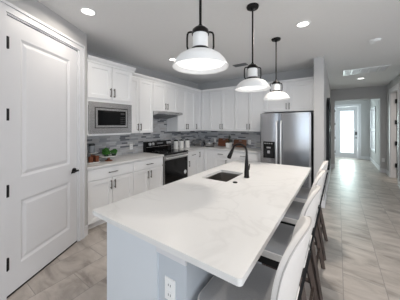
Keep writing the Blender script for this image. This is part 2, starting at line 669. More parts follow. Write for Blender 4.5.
# foyer
struct(MB().box(-0.37, -0.25, YE + 0.12, 11.45, 0, CEIL).build('wall_foyer_left', 'wall'), 'left wall of the entry foyer', 'wall')
w = MB().box(1.14, 1.26, YE + 0.12, 9.75, 0, CEIL).box(1.14, 1.26, 10.85, 11.45, 0, CEIL).box(1.14, 1.26, 9.75, 10.85, 0, 0.55).box(1.14, 1.26, 9.75, 10.85, 2.13, CEIL)
struct(w.build('wall_foyer_right', 'wall'), 'right wall of the entry foyer with a tall window', 'wall')
w = MB().box(-0.37, -0.14, 11.25, 11.37, 0, CEIL).box(0.75, 1.26, 11.25, 11.37, 0, CEIL).box(-0.14, 0.75, 11.25, 11.37, 2.35, CEIL)
struct(w.build('wall_foyer_end', 'wall'), 'foyer wall around the front door', 'wall')

# ------------------------------------------------------------------ baseboards and door trim
b = MB()
pbox(b, 0, DS0 - 0.09, 0, 0.016, 0, 0.13)
pbox(b, DS1 + 0.09, PEND, 0, 0.016, 0, 0.13)
struct(b.build('baseboard_pantry', 'trim'), 'white baseboard along the pantry wall', 'baseboard')
b = MB().box(-0.37, -0.21, 4.234, 4.25, 0, 0.13).box(-0.21, -0.194, 4.234, YE, 0, 0.13)
struct(b.build('baseboard_hall_left', 'trim'), 'white baseboard along the left hall wall', 'baseboard')
b = MB().box(1.224, 1.24, 5.2, 6.81, 0, 0.13).box(1.224, 1.24, 7.91, YE - 0.016, 0, 0.13).box(1.10, 1.24, YE - 0.016, YE, 0, 0.13).box(-0.194, -0.09, YE - 0.016, YE, 0, 0.13)
struct(b.build('baseboard_hall_right', 'trim'), 'white baseboard along the right hall wall', 'baseboard')
b = MB().box(1.124, 1.14, YE + 0.12, 11.25, 0, 0.13).box(0.84, 1.124, 11.234, 11.25, 0, 0.13).box(-0.25, -0.234, YE + 0.12, 11.25, 0, 0.13)
struct(b.build('baseboard_foyer', 'trim'), 'white baseboard around the foyer', 'baseboard')


def pcasing():
    c = MB()
    W = 0.085
    for s0, s1, z0, z1 in ((DS0 - W, DS0, 0, DH + W), (DS1, DS1 + W, 0, DH + W), (DS0, DS1, DH, DH + W)):
        pbox(c, s0, s1, 0, 0.014, z0, z1)
    # raised outer bead
    for s0, s1, z0, z1 in ((DS0 - W, DS0 - W + 0.028, 0, DH + W), (DS1 + W - 0.028, DS1 + W, 0, DH + W), (DS0 - W + 0.028, DS1 + W - 0.028, DH + W - 0.028, DH + W)):
        pbox(c, s0, s1, 0.014, 0.024, z0, z1)
    # jambs
    pbox(c, DS0, DS0 + 0.014, -0.12, 0, 0, DH)
    pbox(c, DS1 - 0.014, DS1, -0.12, 0, 0, DH)
    pbox(c, DS0 + 0.014, DS1 - 0.014, -0.12, 0, DH - 0.014, DH)
    return c


struct(pcasing().build('trim_1', 'trim'), 'white moulded casing around the pantry door', 'door trim')
c = MB().box(-0.225, -0.14, 11.232, 11.25, 0, 2.435).box(0.75, 0.835, 11.232, 11.25, 0, 2.435).box(-0.14, 0.75, 11.232, 11.25, 2.35, 2.435)
c.box(-0.14, -0.12, 11.25, 11.37, 0, 2.35).box(0.73, 0.75, 11.25, 11.37, 0, 2.35).box(-0.12, 0.73, 11.25, 11.37, 2.33, 2.35)
struct(c.build('trim_2', 'trim'), 'white casing around the front door', 'door trim')
c = MB().box(1.222, 1.24, 7.82, 7.91, 0, 2.53).box(1.222, 1.24, 6.81, 6.9, 0, 2.53).box(1.222, 1.24, 6.9, 7.82, 2.44, 2.53)
c.box(1.24, 1.36, 7.80, 7.82, 0, 2.44).box(1.24, 1.36, 6.9, 6.92, 0, 2.44).box(1.24, 1.36, 6.92, 7.80, 2.42, 2.44)
struct(c.build('trim_3', 'trim'), 'white casing of the doorway on the right of the hall', 'door trim')

# ------------------------------------------------------------------ pantry door
def panel_face(mb, T, u0, u1, z0, z1, d, depth=0.012, bead=0.022, raise_w=0.035):
    """moulded raised panel inside a door skin: ring of sloped faces, T maps (u, d, z)"""
    rings = []
    for off, dd in ((0, d), (bead, d - depth), (bead + 0.008, d - depth), (bead + raise_w, d - 0.002)):
        rings.append([T(u0 + off, dd, z0 + off), T(u1 - off, dd, z0 + off), T(u1 - off, dd, z1 - off), T(u0 + off, dd, z1 - off)])
    for A, B in zip(rings, rings[1:]):
        vs = A + B
        mb._faces(vs, [(i, (i + 1) % 4, 4 + (i + 1) % 4, 4 + i) for i in range(4)])
    mb._faces(rings[-1], [(0, 1, 2, 3)])


def panel_door(mb, T, u0, u1, z0, z1, th, panels, stile):
    """door slab with moulded panels on its +d face; panels = [(zlo, zhi), ...]"""
    A = [T(u0, 0, z0), T(u1, 0, z0), T(u1, 0, z1), T(u0, 0, z1)]
    Bk = [T(u0, -th, z0), T(u1, -th, z0), T(u1, -th, z1), T(u0, -th, z1)]
    mb._faces(Bk, [(3, 2, 1, 0)])
    mb._faces(A + Bk, [(i, (i + 1) % 4, 4 + (i + 1) % 4, 4 + i) for i in range(4)])
    def quad(a, b_, c_, d_): mb._faces([T(a, 0, c_), T(b_, 0, c_), T(b_, 0, d_), T(a, 0, d_)], [(0, 1, 2, 3)])
    quad(u0, u0 + stile, z0, z1)
    quad(u1 - stile, u1, z0, z1)
    zs = [z0] + [v for p in panels for v in p] + [z1]
    for i in range(0, len(zs), 2): quad(u0 + stile, u1 - stile, zs[i], zs[i + 1])
    for p in panels: panel_face(mb, T, u0 + stile, u1 - stile, p[0], p[1], 0)


dm = MB()
TP = lambda u, d, z: P(u, -0.012 + d, z)
panel_door(dm, TP, DS0 + 0.017, DS1 - 0.017, 0.02, DH - 0.018, 0.035, [(0.235, 0.81), (1.02, 2.29)], 0.128)
pbox_strip = MB()
pbox(pbox_strip, DS0 + 0.017, DS1 - 0.017, -0.04, -0.013, 0.003, 0.0198)
door1 = struct(dm.build('door_1', 'trim'), 'tall white two panel pantry door with black hinges', 'door')
pbox_strip.build('door_gap_strip', 'black', door1)  # black strip filling the gap under the pantry door
for z in (0.30, 0.93, 1.59, 2.21):
    h = MB()
    pbox(h, DS1 - 0.032, DS1 + 0.002, -0.011, 0.004, z - 0.052, z + 0.052)
    a, b_ = P(DS1 - 0.014, 0.004, z - 0.05), P(DS1 - 0.014, 0.004, z + 0.05)
    h.rod(a, b_, 0.009)
    h.build('hinge', 'black', door1)
h = MB()
lv = lambda s, d, z: P(s, d, z)
h.rod(lv(0.235, -0.011, 0.93), lv(0.235, 0.0, 0.93), 0.032, 20)
h.rod(lv(0.235, 0.0, 0.93), lv(0.235, 0.05, 0.93), 0.011, 12)
h.tube([lv(0.232, 0.048, 0.93), lv(0.26, 0.05, 0.932), lv(0.30, 0.05, 0.93), lv(0.34, 0.046, 0.926)], [0.012, 0.012, 0.011, 0.009], 10)
h.build('door_handle', 'black', door1, smooth=40)

# front door with tall glass
d2 = MB().box(-0.115, 0.725, 11.28, 11.32, 0.012, 0.235).box(-0.115, 0.725, 11.28, 11.32, 2.15, 2.325)
d2.box(-0.115, 0.075, 11.28, 11.32, 0.235, 2.15).box(0.59, 0.725, 11.28, 11.32, 0.235, 2.15)
door2 = struct(d2.build('door_2', 'trim'), 'white front door with a full length glass pane', 'door')
f = MB()
for x0, x1, z0, z1 in ((0.055, 0.085, 0.215, 2.17), (0.58, 0.61, 0.215, 2.17), (0.085, 0.58, 0.215, 0.245), (0.085, 0.58, 2.14, 2.17)):
    f.box(x0, x1, 11.268, 11.28, z0, z1)
f.build('glass_frame', 'trim', door2)
MB().box(0.085, 0.58, 11.295, 11.305, 0.24, 2.145).build('glass_pane', 'glass', door2)
MB().box(0.632, 0.692, 11.262, 11.28, 1.05, 1.20, 0.004).build('deadbolt', 'black', door2)
k = MB().rod((0.662, 11.28, 0.93), (0.662, 11.27, 0.93), 0.03, 18).rod((0.662, 11.27, 0.93), (0.662, 11.235, 0.93), 0.01, 10)
k.sphere((0.662, 11.215, 0.93), 0.03, 1, 0.8, 1)
k.build('door_knob', 'black', door2, smooth=50)
for z in (0.25, 0.9, 1.55, 2.15):
    MB().box(-0.122, -0.104, 11.272, 11.28, z - 0.05, z + 0.05).build('hinge', 'bronze', door2)

# open door on the right of the hall
d3 = MB()
T3 = lambda u, d, z: Vector((1.385 + u, 7.775 - d, z))
panel_door(d3, T3, 0, 0.80, 0.012, 2.41, 0.035, [(0.235, 0.81), (1.02, 2.27)], 0.118)
door3 = struct(d3.build('door_3', 'trim'), 'white panelled door standing open on the right of the hall', 'door')
for z in (0.36, 0.98, 1.58, 2.17):
    h = MB().box(1.325, 1.42, 7.762, 7.774, z - 0.06, z + 0.06).rod((1.366, 7.764, z - 0.065), (1.366, 7.764, z + 0.065), 0.014)
    h.build('hinge', 'black', door3)

# foyer window
wf = MB().frame_x(1.115, 1.16, 9.68, 10.92, 0.48, 2.2, 0.07)
wf.box(1.12, 1.16, 9.75, 10.85, 1.27, 1.35)
wf.box(1.16, 1.2, 9.75, 10.85, 1.29, 1.33)
win = struct(wf.build('window_1', 'trim'), 'tall foyer window with a middle rail', 'window')
MB().box(1.19, 1.197, 9.75, 10.85, 0.55, 1.29).build('pane', 'glass', win)
MB().box(1.19, 1.197, 9.75, 10.85, 1.33, 2.13).build('pane', 'glass', win)
# glass doors behind the camera and the side window
wf = MB()
for x0, x1 in ((-2.3, -2.24), (-0.42, -0.34), (1.52, 1.6), (3.44, 3.5)): wf.box(x0, x1, -5.58, -5.52, 0, 2.5)
wf.box(-2.24, -0.42, -5.58, -5.52, 2.42, 2.5).box(-0.34, 1.52, -5.58, -5.52, 2.42, 2.5).box(1.6, 3.44, -5.58, -5.52, 2.42, 2.5)
struct(wf.build('window_2', 'trim'), 'frames of the wide glass doors behind the kitchen', 'window')
wf = MB().frame_x(4.5, 4.56, -2.0, 2.4, 0.6, 2.4, 0.06).box(4.5, 4.56, 0.17, 0.23, 0.66, 2.34)
struct(wf.build('window_3', 'trim'), 'frame of the living room side window', 'window')

# ------------------------------------------------------------------ backsplash
bs = MB().box(XW, XW + 0.009, PC.y + 0.001, YB, 0.915, 1.385)
bs.box(XW, XW + 0.009, 2.838, 3.602, 1.385, 1.71)
struct(bs.build('trim_4', 'mosaic_y'), 'grey linear mosaic backsplash behind the range', 'backsplash')
bs = MB().box(XW + 0.009, -1.345, YB - 0.009, YB, 0.915, 1.36)
struct(bs.build('trim_5', 'mosaic_x'), 'grey linear mosaic backsplash left of the fridge', 'backsplash')


# ------------------------------------------------------------------ cabinets
TL = lambda face: (lambda u, d, z: Vector((face + d, u, z)))      # run on the left wall: u = y, out = +x
TB = lambda face: (lambda u, d, z: Vector((u, face - d, z)))      # run on the back wall: u = x, out = -y


def pull(T, u, z, vertical=True, L=0.135):
    m = MB()
    h = L / 2
    if vertical:
        m.bar(T(u, 0.046, z - h), T(u, 0.046, z + h), 0.0068)
        for s in (-1, 1): m.bar(T(u, 0.018, z + s * (h - 0.018)), T(u, 0.05, z + s * (h - 0.018)), 0.0075)
    else:
        m.bar(T(u - h, 0.046, z), T(u + h, 0.046, z), 0.0068)
        for s in (-1, 1): m.bar(T(u + s * (h - 0.018), 0.018, z), T(u + s * (h - 0.018), 0.05, z), 0.0075)
    return m


def cab_door(root, T, u0, u1, z0, z1, handle=None, hz=None, drawer=False):
    """handle: u position of the pull"""
    g = 0.0036
    d = MB().shaker((u0 + g, z0 + g), (u1 - g, z1 - g), T, frame=0.0 if drawer else 0.058).build('drawer' if drawer else 'door', 'cab', root)
    if handle is not None:
        pull(T, handle, hz, not drawer, 0.15 if drawer else 0.135).build('handle', 'pull', d)
    return d


def crown(root, T, u0, u1, z0, left_return=None, right_return=None):
    """stepped and sloped crown moulding over a wall cabinet"""
    m = MB()
    prof = [(-0.02, z0), (0.024, z0), (0.024, z0 + 0.028), (0.036, z0 + 0.036), (0.062, z0 + 0.066), (0.062, z0 + 0.08), (-0.02, z0 + 0.08)]
    a = u0 if left_return is None else u0 - 0.042
    b_ = u1 if right_return is None else u1 + 0.042
    n = len(prof)
    vs = [T(a if (left_return is None or p[0] < 0.05) else a, p[0], p[1]) for p in prof] + [T(b_, p[0], p[1]) for p in prof]
    fs = [tuple(range(n - 1, -1, -1)), tuple(range(n, 2 * n))] + [(i, (i + 1) % n, n + (i + 1) % n, n + i) for i in range(n)]
    m._faces(vs, fs)
    # return along an exposed end
    for ret, u, sg in ((left_return, u0, -1), (right_return, u1, 1)):
        if ret:
            prof2 = [(0, z0), (sg * 0.004, z0 + 0.028), (sg * 0.042, z0 + 0.066), (sg * 0.042, z0 + 0.08), (0, z0 + 0.08)]
            n2 = len(prof2)
            vs = [T(u + p[0], -0.02, p[1]) for p in prof2] + [T(u + p[0], -ret, p[1]) for p in prof2]
            m._faces(vs, [tuple(range(n2 - 1, -1, -1)), tuple(range(n2, 2 * n2))] + [(i, (i + 1) % n2, n2 + (i + 1) % n2, n2 + i) for i in range(n2)])
    return m.build('crown_moulding', 'cab', root)


UZ0, UZ1 = 1.345, 2.385      # wall cabinets
G_U = 'white wall cabinets'
G_B = 'white base cabinets'

# microwave cabinet: full depth, beside the pantry wall
T = TL(-2.88)
r = thing('wall_cabinet', 'deep white wall cabinet that holds the built-in microwave', 'cabinet', (-3.18, 1.76, 1.345), G_U)
m = MB().box(XW, -2.88, 1.395, 1.415, 1.36, UZ1).box(XW, -2.88, 2.115, 2.135, 1.36, UZ1)
m.box(XW, -2.88, 1.415, 2.115, 1.345, 1.37).box(XW, -2.88, 1.415, 2.115, 1.835, UZ1)
m.box(XW, XW + 0.02, 1.415, 2.115, 1.37, 1.835)
m.build('body', 'cab', r)
cab_door(r, T, 1.395, 1.765, 1.885, UZ1, 1.735, 1.99)
cab_door(r, T, 1.765, 2.135, 1.885, UZ1, 1.795, 1.99)
crown(r, T, 1.388, 2.135, UZ1, None, 0.27)

# double wall cabinet between microwave and hood
T = TL(-3.15)


def wall_cab(T, face, u0, u1, z0, doors, label, axis='L', crown_z=UZ1, **kw):
    c = (u0 + u1) / 2
    wallp = XW if axis == 'L' else YB
    loc = ((face + XW) / 2, c, z0) if axis == 'L' else (c, (face + YB) / 2, z0)
    r = thing('wall_cabinet', label, 'cabinet', loc, G_U)
    m = MB()
    if axis == 'L': m.box(XW, face, u0 + 0.001, u1 - 0.001, z0, UZ1)
    else: m.box(u0 + 0.001, u1 - 0.001, face, YB, z0, UZ1)
    m.build('body', 'cab', r)
    for a, b_, hu in doors:
        cab_door(r, T, a, b_, z0, UZ1, hu, z0 + 0.115)
    crown(r, T, u0, u1, UZ1, **kw)
    return r


wall_cab(T, -3.15, 2.135, 2.838, UZ0, [(2.135, 2.4865, 2.454), (2.4865, 2.838, 2.519)], 'white double door wall cabinet between the microwave and the range hood')
wall_cab(T, -3.15, 2.838, 3.602, 1.79, [(2.838, 3.22, 3.188), (3.22, 3.602, 3.252)], 'short white wall cabinet directly above the range hood')
wall_cab(T, -3.15, 3.602, 4.30, UZ0, [(3.602, 3.951, 3.919), (3.951, 4.30, 3.983)], 'white double door wall cabinet right of the range hood')
# corner cabinet, L-shaped
r = thing('wall_cabinet', 'white corner wall cabinet where the two cabinet runs meet', 'cabinet', (-3.2, 4.7, UZ0), G_U)
MB().prism([(XW, 4.301), (-3.15, 4.301), (-3.15, 4.62), (-2.862, 4.62), (-2.862, YB), (XW, YB)], UZ0, UZ1).build('body', 'cab', r)
cab_door(r, T, 4.30, 4.598, UZ0, UZ1, 4.345, UZ0 + 0.115)
T2 = TB(4.62)
cab_door(r, T2, -3.128, -2.861, UZ0, UZ1)
m = MB()
# crown meets in a mitre at the inner corner
prof = [(-0.02, 0), (0.024, 0), (0.024, 0.028), (0.036, 0.036), (0.062, 0.066), (0.062, 0.08), (-0.02, 0.08)]
n = len(prof)
secs = [[(-3.15 + d, 4.30, UZ1 + z) for d, z in prof], [(-3.15 + d, 4.62 - d, UZ1 + z) for d, z in prof], [(-2.861, 4.62 - d, UZ1 + z) for d, z in prof]]
for A, B in zip(secs, secs[1:]):
    m._faces(A + B, [(i, (i + 1) % n, n + (i + 1) % n, n + i) for i in range(n)])
m._faces(secs[0], [tuple(range(n))])
m._faces(secs[2], [tuple(range(n))])
m.build('crown_moulding', 'cab', r)
wall_cab(T2, 4.62, -2.861, -2.129, UZ0, [(-2.861, -2.495, -2.527), (-2.495, -2.129, -2.463)], 'white double door wall cabinet next to the corner on the back wall', 'B')
wall_cab(T2, 4.62, -2.129, -1.397, UZ0, [(-2.129, -1.763, -1.795), (-1.763, -1.397, -1.731)], 'white double door wall cabinet just left of the fridge', 'B')
wall_cab(T2, 4.62, -1.397, -0.376, 1.79, [(-1.385, -0.885, -0.915), (-0.885, -0.385, -0.855)], 'wide short white wall cabinet above the stainless fridge', 'B')

# base cabinets
BZ0, BZ1 = 0.105, 0.88


def base_cab(T, face, u0, u1, label, doors, drawers, axis='L', body=True):
    c = (u0 + u1) / 2
    loc = ((face + XW) / 2, c, 0) if axis == 'L' else (c, (face + YB) / 2, 0)
    r = thing('base_cabinet', label, 'cabinet', loc, G_B)
    m = MB()
    k = MB()
    if axis == 'L':
        m.box(XW + 0.01, face, u0 + 0.001, u1 - 0.001, BZ0, BZ1)
        k.box(XW + 0.01, face - 0.07, u0 + 0.001, u1 - 0.001, 0, BZ0)
    else:
        m.box(u0 + 0.001, u1 - 0.001, face, YB - 0.01, BZ0, BZ1)
        k.box(u0 + 0.001, u1 - 0.001, face + 0.07, YB - 0.01, 0, BZ0)
    m.build('body', 'cab', r)
    k.build('toe_kick', 'cab', r)
    for a, b_, hu in doors: cab_door(r, T, a, b_, BZ0, 0.70, hu, 0.595)
    for a, b_ in drawers: cab_door(r, T, a, b_, 0.71, 0.872, (a + b_) / 2, 0.785, True)
    return r


TBL = TL(-2.88)
TBB = TB(4.35)
base_cab(TBL, -2.88, 1.396, 2.151, 'white base cabinet next to the pantry wall', [(1.396, 1.7735, 1.742), (1.7735, 2.151, 1.805)], [(1.396, 2.151)])
base_cab(TBL, -2.88, 2.151, 2.85, 'white base cabinet just left of the black range', [(2.151, 2.5, 2.468), (2.5, 2.85, 2.532)], [(2.151, 2.85)])
base_cab(TBL, -2.88, 3.648, 4.07, 'narrow white base cabinet just right of the range', [(3.648, 4.07, 3.69)], [(3.648, 4.07)])
r = thing('base_cabinet', 'white corner base cabinet where the back counter turns', 'cabinet', (-3.2, 4.65, 0), G_B)
MB().prism([(XW + 0.01, 4.071), (-2.88, 4.071), (-2.88, 4.35), (-2.571, 4.35), (-2.571, YB - 0.01), (XW + 0.01, YB - 0.01)], BZ0, BZ1).build('body', 'cab', r)
MB().prism([(XW + 0.01, 4.071), (-2.95, 4.071), (-2.95, 4.42), (-2.571, 4.42), (-2.571, YB - 0.01), (XW + 0.01, YB - 0.01)], 0, BZ0).build('toe_kick', 'cab', r)
cab_door(r, TBL, 4.07, 4.328, BZ0, 0.872, 4.11, 0.765)
cab_door(r, TBB, -2.858, -2.57, BZ0, 0.872)
base_cab(TBB, 4.35, -2.57, -2.17, 'narrow white base cabinet under the wooden boards', [(-2.57, -2.17, -2.215)], [(-2.57, -2.17)], 'B')
base_cab(TBB, 4.35, -2.17, -1.385, 'wide white base cabinet just left of the fridge', [(-2.17, -1.7775, -1.81), (-1.7775, -1.385, -1.745)], [(-2.17, -1.385)], 'B')

# perimeter worktops
tag(MB().box(XW + 0.009, -2.83, 1.379, 2.852, 0.88, 0.915, 0.003).build('worktop', 'quartz'), 'white quartz worktop between the pantry wall and the range', 'worktop')
m = MB().prism([(XW + 0.009, 3.646), (-2.83, 3.646), (-2.83, 4.30), (-1.375, 4.30), (-1.375, YB - 0.009), (XW + 0.009, YB - 0.009)], 0.88, 0.915)
tag(m.build('worktop', 'quartz'), 'white quartz corner worktop between the range and the fridge', 'worktop')

# ------------------------------------------------------------------ built-in microwave
r = thing('microwave', 'stainless built-in microwave under the deep cabinet', 'microwave', (-3.1, 1.765, 1.372))
MB().box(-3.3, -2.875, 1.45, 2.08, 1.42, 1.79).build('body', 'blackplastic', r)
m = MB().frame_x(-2.875, -2.85, 1.418, 2.112, 1.372, 1.834, 0.075, 0.075, 0.08)
m.build('trim_frame', 'steel', r)
m = MB().frame_x(-2.875, -2.858, 1.493, 2.037, 1.452, 1.759, 0.012)
m.build('vent_gap', 'blackplastic', r)
m = MB().frame_x(-2.875, -2.846, 1.505, 2.025, 1.464, 1.747, 0.03)
dr = m.build('door', 'steel', r)
MB().box(-2.875, -2.849, 1.535, 1.88, 1.494, 1.717).build('window', 'blackglass', dr)
MB().box(-2.875, -2.849, 1.88, 1.995, 1.494, 1.717).build('control_panel', 'blackglass', r)
m = MB()
for i in range(4):
    for j in range(3):
        y = 1.905 + j * 0.028
        z = 1.52 + i * 0.03
        m.box(-2.849, -2.848, y, y + 0.016, z, z + 0.014)
m.build('keypad', 'slot', r)
MB().box(-2.849, -2.848, 1.905, 1.975, 1.66, 1.69).build('display', 'slot', r)

# ------------------------------------------------------------------ range hood
r = thing('range_hood', 'slim stainless hood under the short cabinet over the range', 'range hood', (-3.2, 3.22, 1.69))
m = MB().prism_axis([(XW + 0.01, 1.645), (XW + 0.01, 1.789), (-3.0, 1.789), (-2.975, 1.775), (-2.975, 1.735)], 2.842, 3.598, 'Y')
m.build('body', 'steel', r)
m = MB().box(-3.40, -3.05, 2.88, 3.56, 1.66, 1.662)
n_ = Vector((-0.505, 0, 0.09)).normalized()
m = MB()
for k_ in range(2):
    y0 = 2.9 + k_ * 0.33
    vs = []
    for x, y in ((-3.40, y0), (-3.06, y0), (-3.06, y0 + 0.3), (-3.40, y0 + 0.3)):
        z = 1.645 + (x - (XW + 0.01)) * (0.09 / 0.495)
        vs.append((x, y, z - 0.001))
    vs += [(x, y, z - 0.006) for x, y, z in vs]
    m._faces(vs, [(0, 1, 2, 3), (7, 6, 5, 4), (0, 1, 5, 4), (1, 2, 6, 5), (2, 3, 7, 6), (3, 0, 4, 7)])
m.build('grease_filter', 'greyplastic', r)
m = MB()
for y in (3.36, 3.40, 3.44): m.box(-2.9755, -2.972, y, y + 0.02, 1.748, 1.762)
m.build('button', 'black', r)

# ------------------------------------------------------------------ range
r = thing('electric_range', 'black and stainless electric range in the left counter run', 'range', (-3.15, 3.25, 0))
RY0, RY1 = 2.858, 3.640
MB().box(-3.465, -2.88, RY0, RY1, 0.03, 0.90).build('body', 'black', r)
for x in (-3.42, -2.95):
    for y in (RY0 + 0.05, RY1 - 0.05): MB().cyl(x, y, 0, 0.03, 0.02, 12).build('foot', 'black', r)
ck = MB().box(-3.465, -2.845, RY0, RY1, 0.90, 0.922, 0.004).build('cooktop', 'blackglass', r)
for x, y, q in ((-3.05, 3.05, 0.10), (-3.05, 3.45, 0.085), (-3.29, 3.06, 0.08), (-3.29, 3.44, 0.10)):
    MB().lathe([(q, 0.9222), (q, 0.9228), (q - 0.005, 0.9228), (q - 0.005, 0.9222)], x, y, 40).build('burner_ring', 'greyplastic', ck)
bgd = MB().prism_axis([(-3.465, 0.922), (-3.36, 0.922), (-3.372, 1.06), (-3.385, 1.125), (-3.40, 1.135), (-3.465, 1.135)], RY0, RY1, 'Y').build('control_panel', 'blackglass', r)
m = MB().box(-3.368, -3.362, RY0 + 0.005, RY1 - 0.005, 1.012, 1.026)
m.build('trim_strip', 'steel', bgd)
for y in (2.955, 3.045, 3.50, 3.575):
    m = MB().rod((-3.376, y, 1.08), (-3.345, y, 1.083), 0.03, 20)
    m.rod((-3.345, y, 1.083), (-3.34, y, 1.083), 0.026, 20)
    m.build('knob', 'satin', bgd, smooth=40)
MB().box(-3.377, -3.374, 3.18, 3.36, 1.06, 1.10).build('display', 'greyplastic', bgd)
dr = MB().box(-2.88, -2.842, RY0 + 0.004, RY1 - 0.004, 0.24, 0.885, 0.003).build('oven_door', 'steel', r)
MB().box(-2.842, -2.836, RY0 + 0.035, RY1 - 0.035, 0.27, 0.785).build('window', 'blackglass', dr)
m = MB().rod((-2.795, RY0 + 0.03, 0.835), (-2.795, RY1 - 0.03, 0.835), 0.014, 14)
for y in (RY0 + 0.07, RY1 - 0.07): m.rod((-2.842, y, 0.835), (-2.795, y, 0.835), 0.010, 10)
m.build('handle', 'satin', dr, smooth=40)
m = MB().rod((-2.836, 3.525, 0.45), (-2.8345, 3.525, 0.45), 0.045, 28)
m.build('sticker', 'tilewhite', dr)
MB().box(-2.88, -2.845, RY0 + 0.004, RY1 - 0.004, 0.06, 0.232, 0.003).build('storage_drawer', 'steel', r)

# ------------------------------------------------------------------ fridge
FX0, FX1, FY, FS = -1.335, -0.405, 4.12, -0.955
r = thing('refrigerator', 'stainless side by side fridge with a black dispenser', 'refrigerator', (-0.87, 4.5, 0))
MB().box(FX0 + 0.006, FX1 - 0.006, FY + 0.07, 4.92, 0.03, 1.725).build('body', 'greyplastic', r)
MB().box(FX0 + 0.02, FX1 - 0.02, FY + 0.08, FY + 0.14, 0, 0.03).build('base_grille', 'black', r)
MB().box(FX0 + 0.02, FX1 - 0.02, 4.80, 4.88, 0, 0.03).build('rear_foot', 'black', r)
MB().box(FX0 + 0.03, FX0 + 0.14, FY + 0.07, FY + 0.2, 1.725, 1.745).build('hinge_cover', 'greyplastic', r)
MB().box(FX1 - 0.14, FX1 - 0.03, FY + 0.07, FY + 0.2, 1.725, 1.745).build('hinge_cover', 'greyplastic', r)


def bowed_door(x0, x1, z0, z1, name, label=None):
    """door with a gently bowed face and rounded vertical edges"""
    N = 18
    pts = []
    for i in range(N + 1):
        t = i / N
        x = x0 + (x1 - x0) * t
        e = min(t, 1 - t) * (x1 - x0)
        rr = 0.022
        y = FY + 0.012 * (1 - math.sin(PI * t))
        if e < rr: y += rr - math.sqrt(max(0, rr * rr - (rr - e) ** 2))
        pts.append((x, y))
    poly = pts + [(x1, FY + 0.065), (x0, FY + 0.065)]
    m = MB().prism(poly, z0, z1)
    return m.build(name, 'steelv', r, smooth=30)


dl = bowed_door(FX0, FS - 0.003, 0.06, 1.735, 'freezer_door')
drt = bowed_door(FS + 0.003, FX1, 0.06, 1.735, 'fridge_door')
for door, hx in ((dl, FS - 0.038), (drt, FS + 0.042)):
    m = MB().tube([(hx, FY + 0.015, 0.50), (hx, FY - 0.035, 0.52), (hx, FY - 0.05, 0.58), (hx, FY - 0.055, 1.05), (hx, FY - 0.05, 1.50), (hx, FY - 0.035, 1.56), (hx, FY + 0.015, 1.58)], 0.015, 12)
    m.build('handle', 'satin', door, smooth=50)
dp = MB().box(-1.262, -1.035, FY - 0.008, FY + 0.02, 0.835, 1.165, 0.004).build('dispenser', 'blackglass', dl)
MB().box(-1.235, -1.062, FY - 0.0095, FY - 0.008, 0.85, 1.02).build('recess', 'blackplastic', dp)
MB().box(-1.19, -1.11, FY - 0.022, FY - 0.009, 1.03, 1.06).build('spout', 'chrome', dp)
MB().box(-1.175, -1.125, FY - 0.02, FY - 0.009, 0.93, 0.985).build('paddle', 'chrome', dp)
m = MB()
for i in range(4): m.box(-1.235 + i * 0.045, -1.215 + i * 0.045, FY - 0.009, FY - 0.008, 1.12, 1.135)
m.build('touch_button', 'tilewhite', dp)

# ------------------------------------------------------------------ island
IX0, IX1, IY0, IY1 = -1.393, -0.300, 0.708, 3.126
BX0, BX1, BY0, BY1 = -1.29, -0.612, 0.758, 3.08
PX = -0.806
r = thing('kitchen_island', 'white kitchen island base with a pale grey end post', 'kitchen island', (-0.95, 1.9, 0))
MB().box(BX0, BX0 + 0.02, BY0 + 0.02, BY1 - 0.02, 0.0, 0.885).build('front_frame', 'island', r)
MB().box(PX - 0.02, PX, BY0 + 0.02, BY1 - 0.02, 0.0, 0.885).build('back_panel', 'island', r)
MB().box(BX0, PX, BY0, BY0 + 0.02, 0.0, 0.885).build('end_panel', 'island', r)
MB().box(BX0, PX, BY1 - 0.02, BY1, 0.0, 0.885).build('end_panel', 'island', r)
MB().box(PX, BX1, BY0 + 0.012, BY1, 0.0, 0.885).build('half_wall', 'pony', r)
m = MB()
prof = [(0, 0.81), (0.012, 0.815), (0.016, 0.845), (0.026, 0.862), (0.03, 0.885), (0, 0.885)]
m.prism_axis([(BY0 + 0.012 - d, z) for d, z in prof], PX - 0.002, BX1 + 0.004, 'X')
m.build('cap_moulding', 'trim', r)
m = MB().box(PX, BX1 + 0.012, BY0, BY0 + 0.012, 0, 0.10).box(BX1, BX1 + 0.012, BY0 + 0.012, BY1, 0, 0.10)
m.build('baseboard', 'trim', r)
# doors on the kitchen side
TI = lambda u, d, z: Vector((BX0 - d, u, z))
for i in range(4):
    a = BY0 + 0.02 + i * 0.575
    cab_door(r, TI, a, a + 0.575, BZ0, 0.87, a + (0.53 if i % 2 == 0 else 0.045), 0.76)


def rounded_rect(x0, x1, y0, y1, rad, n=6):
    pts = []
    for cx, cy, a0 in ((x1 - rad, y1 - rad, 0), (x0 + rad, y1 - rad, 90), (x0 + rad, y0 + rad, 180), (x1 - rad, y0 + rad, 270)):
        for i in range(n + 1):
            t = math.radians(a0 + 90 * i / n)
            pts.append((cx + rad * math.cos(t), cy + rad * math.sin(t)))
    return pts


SX0, SX1, SY0, SY1 = -1.262, -0.942, 1.845, 2.318
m = MB()
bm = m.bm
loops = []
for pts in (rounded_rect(IX0, IX1, IY0, IY1, 0.018), rounded_rect(SX0, SX1, SY0, SY1, 0.02)):
    vs = [bm.verts.new((x, y, 0.915)) for x, y in pts]
    loops += [bm.edges.new((vs[i], vs[(i + 1) % len(vs)])) for i in range(len(vs))]
bmesh.ops.bridge_loops(bm, edges=loops)
ex = bmesh.ops.extrude_face_region(bm, geom=bm.faces[:])
bmesh.ops.translate(bm, verts=[v for v in ex['geom'] if isinstance(v, bmesh.types.BMVert)], vec=(0, 0, -0.03))
tag(m.build('island_worktop', 'quartz'), 'large white veined quartz slab on top of the island', 'worktop')

